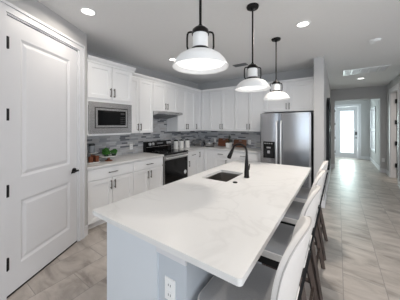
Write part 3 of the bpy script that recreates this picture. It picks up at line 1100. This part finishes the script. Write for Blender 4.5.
# sink bowl hung under the cut-out
r = thing('sink', 'single bowl stainless sink set in the island worktop', 'sink', (-1.1, 2.08, 0.70))
m = MB()
bm = m.bm
prev = None
a = 0.004
first = None
for (ins, z) in ((-0.012, 0.8845), (0.004, 0.8845), (0.005, 0.72), (0.03, 0.70), (0.13, 0.695)):
    ring = [bm.verts.new((x, y, z)) for x, y in rounded_rect(SX0 + ins, SX1 - ins, SY0 + ins, SY1 - ins, 0.025)]
    if prev:
        for i in range(len(ring)):
            j = (i + 1) % len(ring)
            bm.faces.new((prev[i], prev[j], ring[j], ring[i]))
    prev = ring
bm.faces.new(prev)
bowl = m.build('bowl', 'steeldark', r, smooth=40)
md = bowl.modifiers.new('thickness', 'SOLIDIFY')
md.thickness = 0.002
m = MB().lathe([(0, 0.702), (0.03, 0.702), (0.042, 0.698), (0.045, 0.6955)], -1.10, 2.08, 24)
m.build('drain', 'chrome', r, smooth=40)

# faucet
fx, fy = -0.838, 2.13
r = thing('faucet', 'dark bronze gooseneck faucet with pull down spray head beside the sink', 'faucet', (fx, fy, 0.915))
m = MB().lathe([(0, 0), (0.031, 0), (0.031, 0.008), (0.027, 0.012), (0.026, 0.06), (0.022, 0.12), (0.0165, 0.20), (0.0135, 0.25), (0, 0.25)], fx, fy, 24, 0.915)
m.build('body', 'bronze', r, smooth=40)
pts = [(fx, fy, 1.14), (fx, fy, 1.18)]
R = 0.085
for i in range(0, 11):
    t = math.radians(180 * i / 11)
    pts.append((fx - R + R * math.cos(t), fy, 1.198 + R * math.sin(t)))
pts.append((fx - 2 * R - 0.006, fy, 1.192))
m = MB().tube(pts, 0.0125, 12)
m.build('neck', 'bronze', r, smooth=60)
hx = fx - 2 * R - 0.006
m = MB().tube([(hx, fy, 1.215), (hx - 0.006, fy, 1.19), (hx - 0.024, fy, 1.155), (hx - 0.042, fy, 1.115), (hx - 0.044, fy, 1.11)], [0.014, 0.019, 0.023, 0.025, 0.018], 16)
m.build('spray_head', 'bronze', r, smooth=50)
m = MB().rod((fx, fy, 1.0), (fx + 0.01, fy + 0.04, 1.0), 0.010, 12)
m.tube([(fx + 0.01, fy + 0.038, 1.0), (fx + 0.012, fy + 0.05, 1.03), (fx + 0.012, fy + 0.058, 1.06)], [0.009, 0.008, 0.006], 10)
m.build('lever', 'bronze', r, smooth=50)
m = MB().lathe([(0, 0.915), (0.024, 0.915), (0.024, 0.921), (0.018, 0.924), (0, 0.924)], -0.86, 1.875, 24)
tag(m.build('disposal_button', 'bronze', smooth=40), 'small round dark button on the island worktop near the sink', 'button')


# ------------------------------------------------------------------ outlets
def outlet(label, T, u, z, group='white wall outlets'):
    o = thing('wall_outlet', label, 'outlet', T(u, 0, z), group)
    m = MB()
    a, b_ = T(u - 0.036, 0, z - 0.058), T(u + 0.036, 0.006, z + 0.058)
    m.box(a.x, b_.x, a.y, b_.y, a.z, b_.z, 0.0015)
    m.build('plate', 'outlet', o)
    for dz in (-0.025, 0.025):
        s = MB()
        a, b_ = T(u - 0.017, 0.006, z + dz - 0.016), T(u + 0.017, 0.0085, z + dz + 0.016)
        s.box(a.x, b_.x, a.y, b_.y, a.z, b_.z)
        so = s.build('socket', 'outlet', o)
        q = MB()
        for du in (-0.007, 0.007):
            a, b_ = T(u + du - 0.0015, 0.0085, z + dz - 0.006), T(u + du + 0.0015, 0.0092, z + dz + 0.006)
            q.box(a.x, b_.x, a.y, b_.y, a.z, b_.z)
        q.build('slot', 'slot', so)
    return o


outlet('white outlet on the backsplash above the cake stand counter', TL(XW + 0.009), 2.56, 1.06)
outlet('white outlet on the backsplash behind the counter appliances', TB(YB - 0.009), -2.885, 1.065)
outlet('white outlet on the backsplash close to the fridge', TB(YB - 0.009), -1.865, 1.065)
outlet('white outlet on the end post of the island', TB(BY0 + 0.012), -0.718, 0.645)
outlet('white outlet low on the wall at the hall end', TB(YE), 1.17, 0.40)

# ------------------------------------------------------------------ things on the left counter
r = thing('tiered_tray', 'white two tier tray beside the pantry wall', 'tray', (-3.15, 1.60, 0.915))
m = MB().lathe([(0, 0.012), (0.02, 0.012), (0.115, 0.012), (0.125, 0.022), (0.13, 0.02), (0.12, 0.004), (0.05, 0), (0, 0)], -3.15, 1.60, 36, 0.915)
m.build('lower_tier', 'ceramic', r, smooth=40)
m = MB().lathe([(0, 0.152), (0.02, 0.152), (0.085, 0.152), (0.097, 0.154), (0.1, 0.152), (0.09, 0.145), (0.04, 0.142), (0, 0.142)], -3.15, 1.60, 36, 0.915)
m.build('upper_tier', 'ceramic', r, smooth=40)
MB().rod((-3.15, 1.60, 0.925), (-3.15, 1.60, 1.06), 0.008, 12).build('post', 'copper', r)
for i, (dx, dy) in enumerate(((0.045, 0.055), (0.066, -0.045), (-0.06, 0.055))):
    cx, cy = -3.15 + dx, 1.60 + dy
    lab = ['copper brown mug nearest the cake stand on the lower tray', 'copper brown mug at the front of the lower tray', 'copper brown mug at the back of the lower tray'][i]
    o = thing('mug', lab, 'mug', (cx, cy, 0.927), 'copper mugs on the tiered tray')
    MB().lathe([(0, 0.004), (0.03, 0.004), (0.034, 0.09), (0.036, 0.09), (0.033, 0), (0, 0)], cx, cy, 24, 0.928).build('cup', 'copper', o, smooth=40)
    hp = [(cx + 0.033, cy, 0.945), (cx + 0.048, cy, 0.955), (cx + 0.05, cy, 0.985), (cx + 0.034, cy, 1.0)]
    MB().tube(hp, 0.004, 8).build('handle', 'copper', o, smooth=60)
o = thing('storage_jar', 'smoky glass jar with a dark lid on the upper tray', 'jar', (-3.16, 1.61, 1.0695))
MB().lathe([(0, 0), (0.042, 0), (0.046, 0.01), (0.046, 0.10), (0.04, 0.11), (0, 0.11)], -3.16, 1.61, 24, 1.0695).build('jar_body', 'glassjar', o, smooth=40)
MB().lathe([(0, 0.11), (0.044, 0.11), (0.044, 0.135), (0, 0.135)], -3.16, 1.61, 24, 1.0695).build('lid', 'blackplastic', o, smooth=40)

cx, cy = -3.09, 1.845
r = thing('cake_stand', 'white pedestal cake stand holding little green plants', 'cake stand', (cx, cy, 0.915))
MB().lathe([(0, 0), (0.06, 0), (0.06, 0.008), (0.025, 0.022), (0.02, 0.05), (0.03, 0.068), (0, 0.068)], cx, cy, 32, 0.915).build('pedestal', 'copper', r, smooth=40)
MB().lathe([(0, 0.068), (0.10, 0.068), (0.135, 0.076), (0.14, 0.088), (0.134, 0.088), (0.125, 0.08), (0, 0.08)], cx, cy, 40, 0.915).build('plate', 'ceramic', r, smooth=40)


def succulent(cx, cy, z, s, label):
    o = thing('potted_succulent', label, 'plant', (cx, cy, z), 'green plants on the cake stand')
    MB().lathe([(0, 0), (0.028 * s, 0), (0.034 * s, 0.025 * s), (0.03 * s, 0.03 * s), (0, 0.03 * s)], cx, cy, 20, z).build('pot', 'darkleaf', o, smooth=40)
    m = MB()
    for i in range(46):
        a = random.uniform(0, 2 * PI)
        el = random.uniform(0.05, 1.45)
        q = 0.048 * s * random.uniform(0.55, 1.0)
        p = (cx + q * math.cos(a) * math.cos(el), cy + q * math.sin(a) * math.cos(el), z + 0.042 * s + 1.25 * q * math.sin(el))
        m.sphere(p, 0.014 * s * random.uniform(0.8, 1.3), 1, 1, 1.2, 1, 0.15)
    m.build('foliage', 'leaf', o, smooth=60)


succulent(cx + 0.045, cy - 0.065, 0.9955, 1.03, 'leafy green plant on the left of the cake stand')
succulent(cx + 0.045, cy + 0.067, 0.9955, 1.03, 'taller leafy green plant on the right of the cake stand')
succulent(cx - 0.075, cy + 0.0, 0.9955, 1.2, 'leafy green plant at the back of the cake stand')

# ------------------------------------------------------------------ canisters right of the range
G_C = 'white canisters by the range'
proto = thing('canister', 'white canister nearest the range, black lid', 'canister', (-3.30, 3.735, 0.915), G_C)
MB().lathe([(0, 0), (0.056, 0), (0.06, 0.006), (0.06, 0.185), (0.055, 0.19), (0, 0.19)], -3.30, 3.735, 32, 0.915).build('jar', 'ceramic', proto, smooth=40)
ld = MB().lathe([(0, 0.19), (0.054, 0.19), (0.056, 0.196), (0.054, 0.214), (0, 0.216)], -3.30, 3.735, 32, 0.915).build('lid', 'black', proto, smooth=40)
MB().sphere((-3.30, 3.735, 1.14), 0.012, 1, 1, 0.9).build('knob', 'black', ld, smooth=60)
for loc, lab in (((-3.26, 3.90, 0.915), 'middle one of three white canisters with black lids'), ((-3.21, 4.08, 0.915), 'white canister farthest from the range, black lid')):
    c = copy_tree(proto)
    c.location = loc
    c['label'] = lab

# toaster and bread box in the corner
r = thing('toaster', 'stainless toaster with black ends in the counter corner', 'toaster', (-3.19, 4.58, 0.915))
MB().box(-3.31, -3.07, 4.50, 4.66, 0.93, 1.075, 0.02).build('shell', 'steel', r, smooth=40)
MB().box(-3.33, -3.306, 4.495, 4.665, 0.925, 1.08, 0.008).build('end_cap', 'greyplastic', r)
MB().box(-3.074, -3.05, 4.495, 4.665, 0.925, 1.08, 0.008).build('end_cap', 'greyplastic', r)
MB().box(-3.27, -3.11, 4.53, 4.56, 1.074, 1.0765).build('bread_slot', 'blackplastic', r)
MB().box(-3.27, -3.11, 4.60, 4.63, 1.074, 1.0765).build('bread_slot', 'blackplastic', r)
MB().box(-3.05, -3.02, 4.555, 4.605, 1.02, 1.04, 0.004).build('lever', 'blackplastic', r)
for x in (-3.3, -3.08):
    for y in (4.53, 4.63): MB().cyl(x, y, 0.9152, 0.93, 0.012, 12).build('foot', 'blackplastic', r)

cx, cy = -2.87, 4.62
r = thing('slow_cooker', 'round stainless slow cooker with a dark lid', 'slow cooker', (cx, cy, 0.915))
MB().lathe([(0, 0), (0.12, 0), (0.125, 0.012), (0.118, 0.018), (0, 0.018)], cx, cy, 40, 0.915).build('base', 'blackplastic', r, smooth=40)
MB().lathe([(0, 0.018), (0.118, 0.018), (0.132, 0.05), (0.136, 0.115), (0.13, 0.118), (0, 0.118)], cx, cy, 40, 0.915).build('shell', 'steel', r, smooth=40)
ld = MB().lathe([(0, 0.118), (0.135, 0.118), (0.135, 0.126), (0.10, 0.145), (0.04, 0.156), (0, 0.158)], cx, cy, 40, 0.915).build('lid', 'glassjar', r, smooth=40)
MB().lathe([(0, 0.158), (0.012, 0.158), (0.024, 0.172), (0.02, 0.18), (0, 0.181)], cx, cy, 20, 0.915).build('knob', 'blackplastic', ld, smooth=40)
for s in (-1, 1): MB().box(cx + s * 0.132, cx + s * 0.165, cy - 0.035, cy + 0.035, 0.985, 1.005, 0.005).build('side_handle', 'blackplastic', r)

# cutting boards leaning on the backsplash
def board(x0, x1, h, ybot, material, label, slot=True):
    lean = math.atan2(YB - 0.009 - 0.024 - ybot, h)
    o = thing('cutting_board', label, 'cutting board', ((x0 + x1) / 2, ybot, 0.915), 'wooden boards against the backsplash')
    Rm = Matrix.Rotation(-lean, 4, 'X')
    m = MB()
    th = 0.02
    pts = rounded_rect(x0, x1, 0, h, 0.02)
    hole = rounded_rect((x0 + x1) / 2 - 0.045, (x0 + x1) / 2 + 0.045, h - 0.045, h - 0.022, 0.01) if slot else None
    loops = []
    for pp in ([pts, hole] if slot else [pts]):
        vs = [m.bm.verts.new((x, 0, z)) for x, z in pp]
        loops += [m.bm.edges.new((vs[i], vs[(i + 1) % len(vs)])) for i in range(len(vs))]
    if slot: bmesh.ops.bridge_loops(m.bm, edges=loops)
    else: bmesh.ops.triangle_fill(m.bm, use_beauty=True, edges=loops)
    ex = bmesh.ops.extrude_face_region(m.bm, geom=m.bm.faces[:])
    bmesh.ops.translate(m.bm, verts=[v for v in ex['geom'] if isinstance(v, bmesh.types.BMVert)], vec=(0, th, 0))
    for v in m.bm.verts:
        q = Rm @ Vector((0, v.co.y, v.co.z))
        v.co = Vector((v.co.x, ybot + q.y, 0.9158 + th * math.sin(lean) + q.z))
    m.build('panel', material, o)
    return o


board(-2.755, -2.42, 0.215, 4.87, 'board_red', 'reddish wooden cutting board left of the potted plant')
board(-2.285, -1.935, 0.205, 4.86, 'board_brown', 'dark brown wooden cutting board right of the potted plant')

cx, cy = -2.335, 4.70
r = thing('potted_plant', 'trailing green plant in a white square pot between the boards', 'plant', (cx, cy, 0.915))
m = MB()
vs = []
for s, z in ((0.05, 0), (0.06, 0.12), (0.054, 0.12), (0.048, 0.10)):
    vs += [(cx - s, cy - s, 0.9152 + z), (cx + s, cy - s, 0.9152 + z), (cx + s, cy + s, 0.9152 + z), (cx - s, cy + s, 0.9152 + z)]
fs = [(3, 2, 1, 0), (12, 13, 14, 15)]
for k_ in range(3):
    for i in range(4):
        j = (i + 1) % 4
        fs.append((4 * k_ + i, 4 * k_ + j, 4 * k_ + 4 + j, 4 * k_ + 4 + i))
m._faces(vs, fs)
m.build('pot', 'ceramic', r)
m = MB()
for i in range(110):
    a = random.uniform(0, 2 * PI)
    q = random.uniform(0.0, 0.13)
    z = 1.04 + random.uniform(0.0, 0.19) * (1 - q / 0.2)
    c = Vector((cx + q * math.cos(a) + 0.02, cy + q * math.sin(a), z + 0.02))
    d = Vector((math.cos(a), math.sin(a), random.uniform(-0.4, 0.9))).normalized()
    s_ = d.cross(Vector((0, 0, 1))).normalized() * random.uniform(0.008, 0.014)
    L = random.uniform(0.04, 0.06)
    up = Vector((0, 0, 0.004))
    m._faces([c - d * L * 0.5, c + s_ + up, c + d * L * 0.5, c - s_ + up, c - up * 0.3], [(0, 1, 2), (0, 2, 3), (0, 4, 1), (1, 4, 2), (2, 4, 3), (3, 4, 0)])
for i in range(9):
    a = 2 * PI * i / 9
    m.tube([(cx, cy, 1.0), (cx + 0.03 * math.cos(a), cy + 0.03 * math.sin(a), 1.06), (cx + 0.07 * math.cos(a), cy + 0.07 * math.sin(a), 1.09)], 0.002, 5)
m.build('foliage', 'darkleaf', r)

# ------------------------------------------------------------------ pendants
PXY = -0.735
RIM = 1.875
CEILC = CEIL


def make_pendant(label):
    x, y = PXY, 1.07
    r = thing('pendant_lamp', label, 'pendant lamp', (x, y, CEIL), 'barn pendants over the island')
    # canopy
    MB().lathe([(0, 0), (0.062, 0), (0.064, -0.008), (0.058, -0.022), (0.02, -0.028), (0.012, -0.045), (0, -0.045)], x, y, 32, CEIL).build('canopy', 'bronze', r, smooth=40)
    MB().rod((x, y, CEIL - 0.04), (x, y, RIM + 0.26), 0.0085, 12).build('stem', 'bronze', r, smooth=50)
    # cap over the glass
    MB().lathe([(0, 0.275), (0.012, 0.275), (0.016, 0.262), (0.034, 0.256), (0.052, 0.24), (0.056, 0.222), (0.056, 0.212), (0, 0.212)], x, y, 32, RIM).build('cap', 'bronze', r, smooth=40)
    MB().lathe([(0, 0.212), (0.049, 0.212), (0.049, 0.122), (0, 0.122)], x, y, 32, RIM).build('glass_cylinder', 'glowglass', r, smooth=40)
    MB().lathe([(0, 0.122), (0.056, 0.122), (0.066, 0.112), (0.066, 0.102), (0, 0.102)], x, y, 32, RIM).build('collar', 'bronze', r, smooth=40)
    # side loops; the first one faces the camera side on
    for k in range(2):
        a = math.radians(34.6) + k * PI
        ca, sa = math.cos(a), math.sin(a)
        prof = [(0.045, 0.228), (0.066, 0.228), (0.078, 0.224), (0.084, 0.212), (0.086, 0.19), (0.086, 0.135), (0.082, 0.118), (0.074, 0.108), (0.058, 0.106)]
        MB().tube([(x + q * ca, y + q * sa, RIM + z) for q, z in prof], 0.0062, 10).build('side_arm', 'bronze', r, smooth=60)
    # dome shade with a rolled rim
    outer = [(0.05, 0.104), (0.075, 0.1), (0.105, 0.089), (0.135, 0.07), (0.158, 0.045), (0.17, 0.022), (0.1775, 0.01), (0.182, 0.004), (0.182, -0.002)]
    inner = [(0.178, -0.002), (0.172, 0.004), (0.164, 0.02), (0.152, 0.042), (0.13, 0.065), (0.102, 0.083), (0.05, 0.096)]
    MB().lathe(outer + inner + [outer[0]], x, y, 56, RIM).build('shade', 'lamp_white', r, smooth=50)
    MB().lathe([(0, 0.036), (0.12, 0.034), (0.152, 0.026), (0.152, 0.024), (0.12, 0.014), (0, 0.01)], x, y, 40, RIM).build('diffuser', 'diffuser', r, smooth=50)
    return r


p0 = make_pendant('nearest of the three white dome pendants over the island')
l = bpy.data.lights.new('pendant_light', 'AREA')
l.shape = 'DISK'
l.size = 0.24
l.energy = 1.5
l.color = (1.0, 0.97, 0.93)
lo = bpy.data.objects.new('pendant_light', l)
COL.objects.link(lo)
lo.parent = p0
lo.location = (0, 0, RIM + 0.006 - CEIL)
for y, lab in ((2.035, 'middle one of the three white dome pendants over the island'), (3.0, 'farthest of the three white dome pendants, nearest the fridge')):
    c = copy_tree(p0)
    c.location = (PXY, y, CEIL)
    c['label'] = lab

# ------------------------------------------------------------------ ceiling fittings
def downlight(x, y, label, power):
    o = thing('downlight', label, 'downlight', (x, y, CEIL), 'recessed ceiling downlights')
    MB().lathe([(0.088, 0), (0.088, -0.004), (0.075, -0.009), (0.064, -0.006), (0.064, 0)], x, y, 36, CEIL).build('trim_ring', 'lamp_white', o, smooth=40)
    MB().lathe([(0, -0.0035), (0.063, -0.0035), (0.063, -0.001), (0, -0.001)], x, y, 36, CEIL).build('lens', 'lens', o)
    l = bpy.data.lights.new('downlight_light', 'AREA')
    l.shape = 'DISK'
    l.size = 0.11
    l.energy = power
    l.color = (1.0, 0.92, 0.82)
    l.spread = math.radians(165)
    lo = bpy.data.objects.new('downlight_light', l)
    COL.objects.link(lo)
    lo.parent = o
    lo.location = (0, 0, -0.012)
    return o


downlight(-2.25, 1.106, 'recessed downlight in the ceiling beside the pantry wall', 11)
downlight(-2.577, 2.833, 'recessed downlight partly behind the nearest pendant', 6.5)
downlight(-0.354, 2.746, 'recessed downlight right of the farthest pendant', 40)
downlight(0.505, 6.815, 'recessed downlight in the hall beyond the return grille', 8)
# unseen downlights, added to brighten the hall doorway and bounce off the floor
downlight(2.2, 6.1, 'added unseen downlight that brightens the open hall door and jamb', 45)
downlight(1.3, 0.6, 'added unseen living room downlight right of the island', 30)
downlight(-0.3, -1.6, 'added unseen living room downlight behind the island', 30)

o = thing('smoke_detector', 'round white smoke detector on the ceiling', 'smoke detector', (0.446, 3.861, CEIL))
MB().lathe([(0, 0), (0.07, 0), (0.07, -0.012), (0, -0.012)], 0.446, 3.861, 32, CEIL).build('base', 'whiteplastic', o, smooth=40)
MB().lathe([(0, -0.012), (0.062, -0.012), (0.062, -0.026), (0.05, -0.034), (0, -0.036)], 0.446, 3.861, 32, CEIL).build('cover', 'whiteplastic', o, smooth=40)

# return air grille
gx0, gx1, gy0, gy1 = 0.10, 0.905, 5.62, 6.16
o = thing('return_air_grille', 'large white return air grille in the hall ceiling', 'vent', ((gx0 + gx1) / 2, (gy0 + gy1) / 2, CEIL))
m = MB()
for x0, x1, y0, y1 in ((gx0, gx1, gy0, gy0 + 0.03), (gx0, gx1, gy1 - 0.03, gy1), (gx0, gx0 + 0.03, gy0 + 0.03, gy1 - 0.03), (gx1 - 0.03, gx1, gy0 + 0.03, gy1 - 0.03)):
    m.box(x0, x1, y0, y1, CEIL - 0.012, CEIL)
for i in range(1, 5):
    x = gx0 + (gx1 - gx0) * i / 5
    m.box(x - 0.009, x + 0.009, gy0 + 0.03, gy1 - 0.03, CEIL - 0.012, CEIL)
m.build('frame', 'whiteplastic', o)
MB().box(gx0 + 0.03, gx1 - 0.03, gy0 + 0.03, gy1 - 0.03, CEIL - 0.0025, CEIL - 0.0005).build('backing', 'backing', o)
m = MB()
nsl = 16
for i in range(nsl):
    y = gy0 + 0.04 + (gy1 - gy0 - 0.08) * i / (nsl - 1)
    m.box(gx0 + 0.03, gx1 - 0.03, y - 0.005, y + 0.005, CEIL - 0.009, CEIL - 0.003)
m.build('louvre', 'whiteplastic', o)

vx0, vx1, vy0, vy1 = -1.80, -1.52, 3.80, 3.95
o = thing('ceiling_vent', 'small grey supply vent in the ceiling behind the pendants', 'vent', (-1.66, 3.875, CEIL))
m = MB()
for x0, x1, y0, y1 in ((vx0, vx1, vy0, vy0 + 0.018), (vx0, vx1, vy1 - 0.018, vy1), (vx0, vx0 + 0.018, vy0 + 0.018, vy1 - 0.018), (vx1 - 0.018, vx1, vy0 + 0.018, vy1 - 0.018)):
    m.box(x0, x1, y0, y1, CEIL - 0.01, CEIL)
m.build('frame', 'greyplastic', o)
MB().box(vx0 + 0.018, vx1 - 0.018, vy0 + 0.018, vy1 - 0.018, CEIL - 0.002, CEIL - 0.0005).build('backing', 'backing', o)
m = MB()
for i in range(7):
    y = vy0 + 0.028 + i * 0.0155
    m.box(vx0 + 0.018, vx1 - 0.018, y - 0.003, y + 0.003, CEIL - 0.008, CEIL - 0.003)
m.build('louvre', 'greyplastic', o)

# ------------------------------------------------------------------ mirror on the hall wall
o = thing('wall_mirror', 'tall arched mirror in a black frame on the hall wall', 'mirror', (-0.2, 5.6, 1.35))


def arch(y0, y1, z0, z1, n=16):
    rad = (y1 - y0) / 2
    c = (y0 + y1) / 2
    pts = [(y0, z0), (y1, z0)]
    for i in range(n + 1):
        t = PI * i / n
        pts.append((c + rad * math.cos(t), z1 - rad * 0.6 + rad * 0.6 * math.sin(t)))
    return pts


A = arch(5.1, 6.15, 0.53, 2.14)
B = arch(5.22, 6.03, 0.66, 2.03)
m = MB()
n = len(A)
vs = [(-0.208, y, z) for y, z in A] + [(-0.15, y, z) for y, z in A] + [(-0.15, y, z) for y, z in B] + [(-0.208, y, z) for y, z in B]
fs = []
for k_ in range(4):
    for i in range(n):
        j = (i + 1) % n
        fs.append((k_ * n + i, k_ * n + j, ((k_ + 1) % 4) * n + j, ((k_ + 1) % 4) * n + i))
m._faces(vs, fs)
m.build('frame', 'black', o)
MB().prism_axis(B, -0.207, -0.19, 'X').build('mirror_glass', 'mirror', o)


# ------------------------------------------------------------------ counter stools (local: facing -x, centre at the origin)
def back_surface(offset_fn, shrink=0.0, nu=20, nv=22, p=2.5):
    """grid of points over a rounded back panel; offset_fn(rad) gives distance towards the front"""
    W, z0, z1 = 0.2, 0.665, 1.065
    zm, hh = (z0 + z1) / 2, (z1 - z0) / 2
    rows = []
    for j in range(nv + 1):
        v = -math.cos(PI * j / nv)
        if j == 0: v = -0.999
        if j == nv: v = 0.999
        hw = W * (1 - abs(v) ** p) ** (1 / p)
        row = []
        for i in range(nu + 1):
            u = -math.cos(PI * i / nu)
            row.append((u, v, u * hw, zm + v * hh))
        rows.append(row)
    return rows


def back_point(y, z, off):
    curve = 0.052 * (abs(y) / 0.2) ** 2.0
    x = 0.204 + (z - 0.665) * 0.19 - curve - off
    return Vector((x, y, z))


def make_stool(label):
    r = thing('counter_stool', label, 'stool', (0, 0, 0), 'white counter stools along the island')
    # seat cushion
    m = MB()
    pts = rounded_rect(-0.215, 0.20, -0.225, 0.225, 0.07, 8)
    cxs = sum(p[0] for p in pts) / len(pts)
    rings = []
    for ins, z in ((0.012, 0.585), (0.0, 0.592), (0.0, 0.628), (0.006, 0.642), (0.02, 0.651), (0.06, 0.656), (0.12, 0.657)):
        k = [(x * (1 - ins / 0.215), y * (1 - ins / 0.225)) for x, y in pts]
        rings.append([m.bm.verts.new((x, y, z)) for x, y in k])
    for A, B in zip(rings, rings[1:]):
        for i in range(len(A)):
            j = (i + 1) % len(A)
            m.bm.faces.new((A[i], A[j], B[j], B[i]))
    m.bm.faces.new(rings[0][::-1])
    m.bm.faces.new(rings[-1])
    m.build('seat', 'seat', r, smooth=50)
    m = MB()
    o1 = rounded_rect(-0.219, 0.204, -0.229, 0.229, 0.074, 8)
    i1 = rounded_rect(-0.205, 0.19, -0.215, 0.215, 0.06, 8)
    n = len(o1)
    vs = [(x, y, 0.586) for x, y in i1] + [(x, y, 0.59) for x, y in o1] + [(x, y, 0.632) for x, y in o1] + [(x, y, 0.638) for x, y in i1]
    m._faces(vs, [(k * n + i, k * n + (i + 1) % n, ((k + 1) % 4) * n + (i + 1) % n, ((k + 1) % 4) * n + i) for k in range(4) for i in range(n)])
    m.build('seat_edge', 'upholstery', r, smooth=50)
    # black metal frame under the seat
    m = MB()
    out = rounded_rect(-0.212, 0.197, -0.222, 0.222, 0.065, 6)
    inn = rounded_rect(-0.182, 0.167, -0.192, 0.192, 0.04, 6)
    n = len(out)
    vs = [(x, y, 0.535) for x, y in out] + [(x, y, 0.584) for x, y in out] + [(x, y, 0.584) for x, y in inn] + [(x, y, 0.535) for x, y in inn]
    m._faces(vs, [(k * n + i, k * n + (i + 1) % n, ((k + 1) % 4) * n + (i + 1) % n, ((k + 1) % 4) * n + i) for k in range(4) for i in range(n)])
    m.build('seat_frame', 'black', r)
    # upholstered back, a curved pad with rounded corners
    rows = back_surface(None)
    m = MB()
    front, back = [], []
    for row in rows:
        fr, bk = [], []
        for u, v, y, z in row:
            e = max(abs(u), abs(v))
            bulge = 0.028 + 0.016 * (1 - e ** 8) ** 0.5 if e < 1 else 0.028
            fr.append(m.bm.verts.new(back_point(y, z, bulge)))
            bk.append(m.bm.verts.new(back_point(y, z, 0.0 + 0.006 * e ** 6)))
        front.append(fr)
        back.append(bk)
    nv, nu = len(rows) - 1, len(rows[0]) - 1
    for j in range(nv):
        for i in range(nu):
            m.bm.faces.new((front[j][i], front[j][i + 1], front[j + 1][i + 1], front[j + 1][i]))
            m.bm.faces.new((back[j][i], back[j + 1][i], back[j + 1][i + 1], back[j][i + 1]))
    for j in range(nv):
        m.bm.faces.new((front[j][0], front[j + 1][0], back[j + 1][0], back[j][0]))
        m.bm.faces.new((front[j][nu], back[j][nu], back[j + 1][nu], front[j + 1][nu]))
    for i in range(nu):
        m.bm.faces.new((front[0][i], back[0][i], back[0][i + 1], front[0][i + 1]))
        m.bm.faces.new((front[nv][i], front[nv][i + 1], back[nv][i + 1], back[nv][i]))
    bk_o = m.build('backrest', 'upholstery', r, smooth=60)
    # piping along the front edge of the pad
    W, zm, hh, p = 0.2005, 0.865, 0.2005, 2.5
    pts = []
    for i in range(72):
        t = 2 * PI * i / 72
        ct, st = math.cos(t), math.sin(t)
        y = W * math.copysign(abs(ct) ** (2 / p), ct)
        z = zm + hh * math.copysign(abs(st) ** (2 / p), st)
        pts.append(back_point(y, z, 0.008))
    MB().tube(pts, 0.0035, 6, closed=True).build('piping', 'piping', bk_o, smooth=60)
    # black bar up the middle of the back, bent under the seat
    m = MB()
    ys = 0.014
    path = [(0.10, 0.555), (0.165, 0.56), (0.198, 0.60), (0.209, 0.66), (0.2585, 0.92), (0.261, 0.935)]
    th = 0.012
    vs = []
    for x, z in path:
        vs += [(x, -ys, z), (x, ys, z), (x + th, ys, z - th * 0.2), (x + th, -ys, z - th * 0.2)]
    fs = [(3, 2, 1, 0)]
    for k in range(len(path) - 1):
        for i in range(4):
            j = (i + 1) % 4
            fs.append((4 * k + i, 4 * k + j, 4 * k + 4 + j, 4 * k + 4 + i))
    q = 4 * (len(path) - 1)
    fs.append((q, q + 1, q + 2, q + 3))
    m._faces(vs, fs)
    m.build('back_bar', 'black', r)
    # splayed walnut legs with black brackets
    tops = {}
    for sx, sy in ((-1, -1), (1, -1), (1, 1), (-1, 1)):
        t = Vector((sx * 0.145, sy * 0.155, 0.56))
        f = Vector((0.245 if sx > 0 else -0.20, sy * 0.225, 0.0))
        tops[(sx, sy)] = (t, f)
        lg = MB().bar(t, f, 0.030, 0.020, 4, PI / 4).build('leg', 'walnut', r)
        d = (f - t)
        MB().bar(t + d * 0.0, t + d * 0.10, 0.034, 0.033, 4, PI / 4).build('bracket', 'black', lg)
    pt = lambda k, s: tops[k][0] + (tops[k][1] - tops[k][0]) * s
    m = MB()
    ks = [(-1, -1), (1, -1), (1, 1), (-1, 1)]
    for i in (1, 3):
        m.bar(pt(ks[i], 0.62), pt(ks[(i + 1) % 4], 0.62), 0.015)
    for i in (0, 2):
        m.bar(pt(ks[i], 0.55), pt(ks[(i + 1) % 4], 0.55), 0.015)
    m.build('stretcher', 'walnut', r)
    fr = MB().bar(pt((-1, -1), 0.68) + Vector((-0.02, 0, 0)), pt((-1, 1), 0.68) + Vector((-0.02, 0, 0)), 0.012, 0.012, 10, 0).build('footrest', 'black', r)
    return r


labs = ['white counter stool nearest the camera at the island corner',
        'second white counter stool from the near end of the island',
        'third white counter stool from the near end of the island',
        'white counter stool at the far end of the island by the hall']
st0 = make_stool(labs[0])
for i, y in enumerate((1.01, 1.62, 2.23, 2.84)):
    s = st0 if i == 0 else copy_tree(st0)
    s.location = (-0.37, y, 0)
    s['label'] = labs[i]
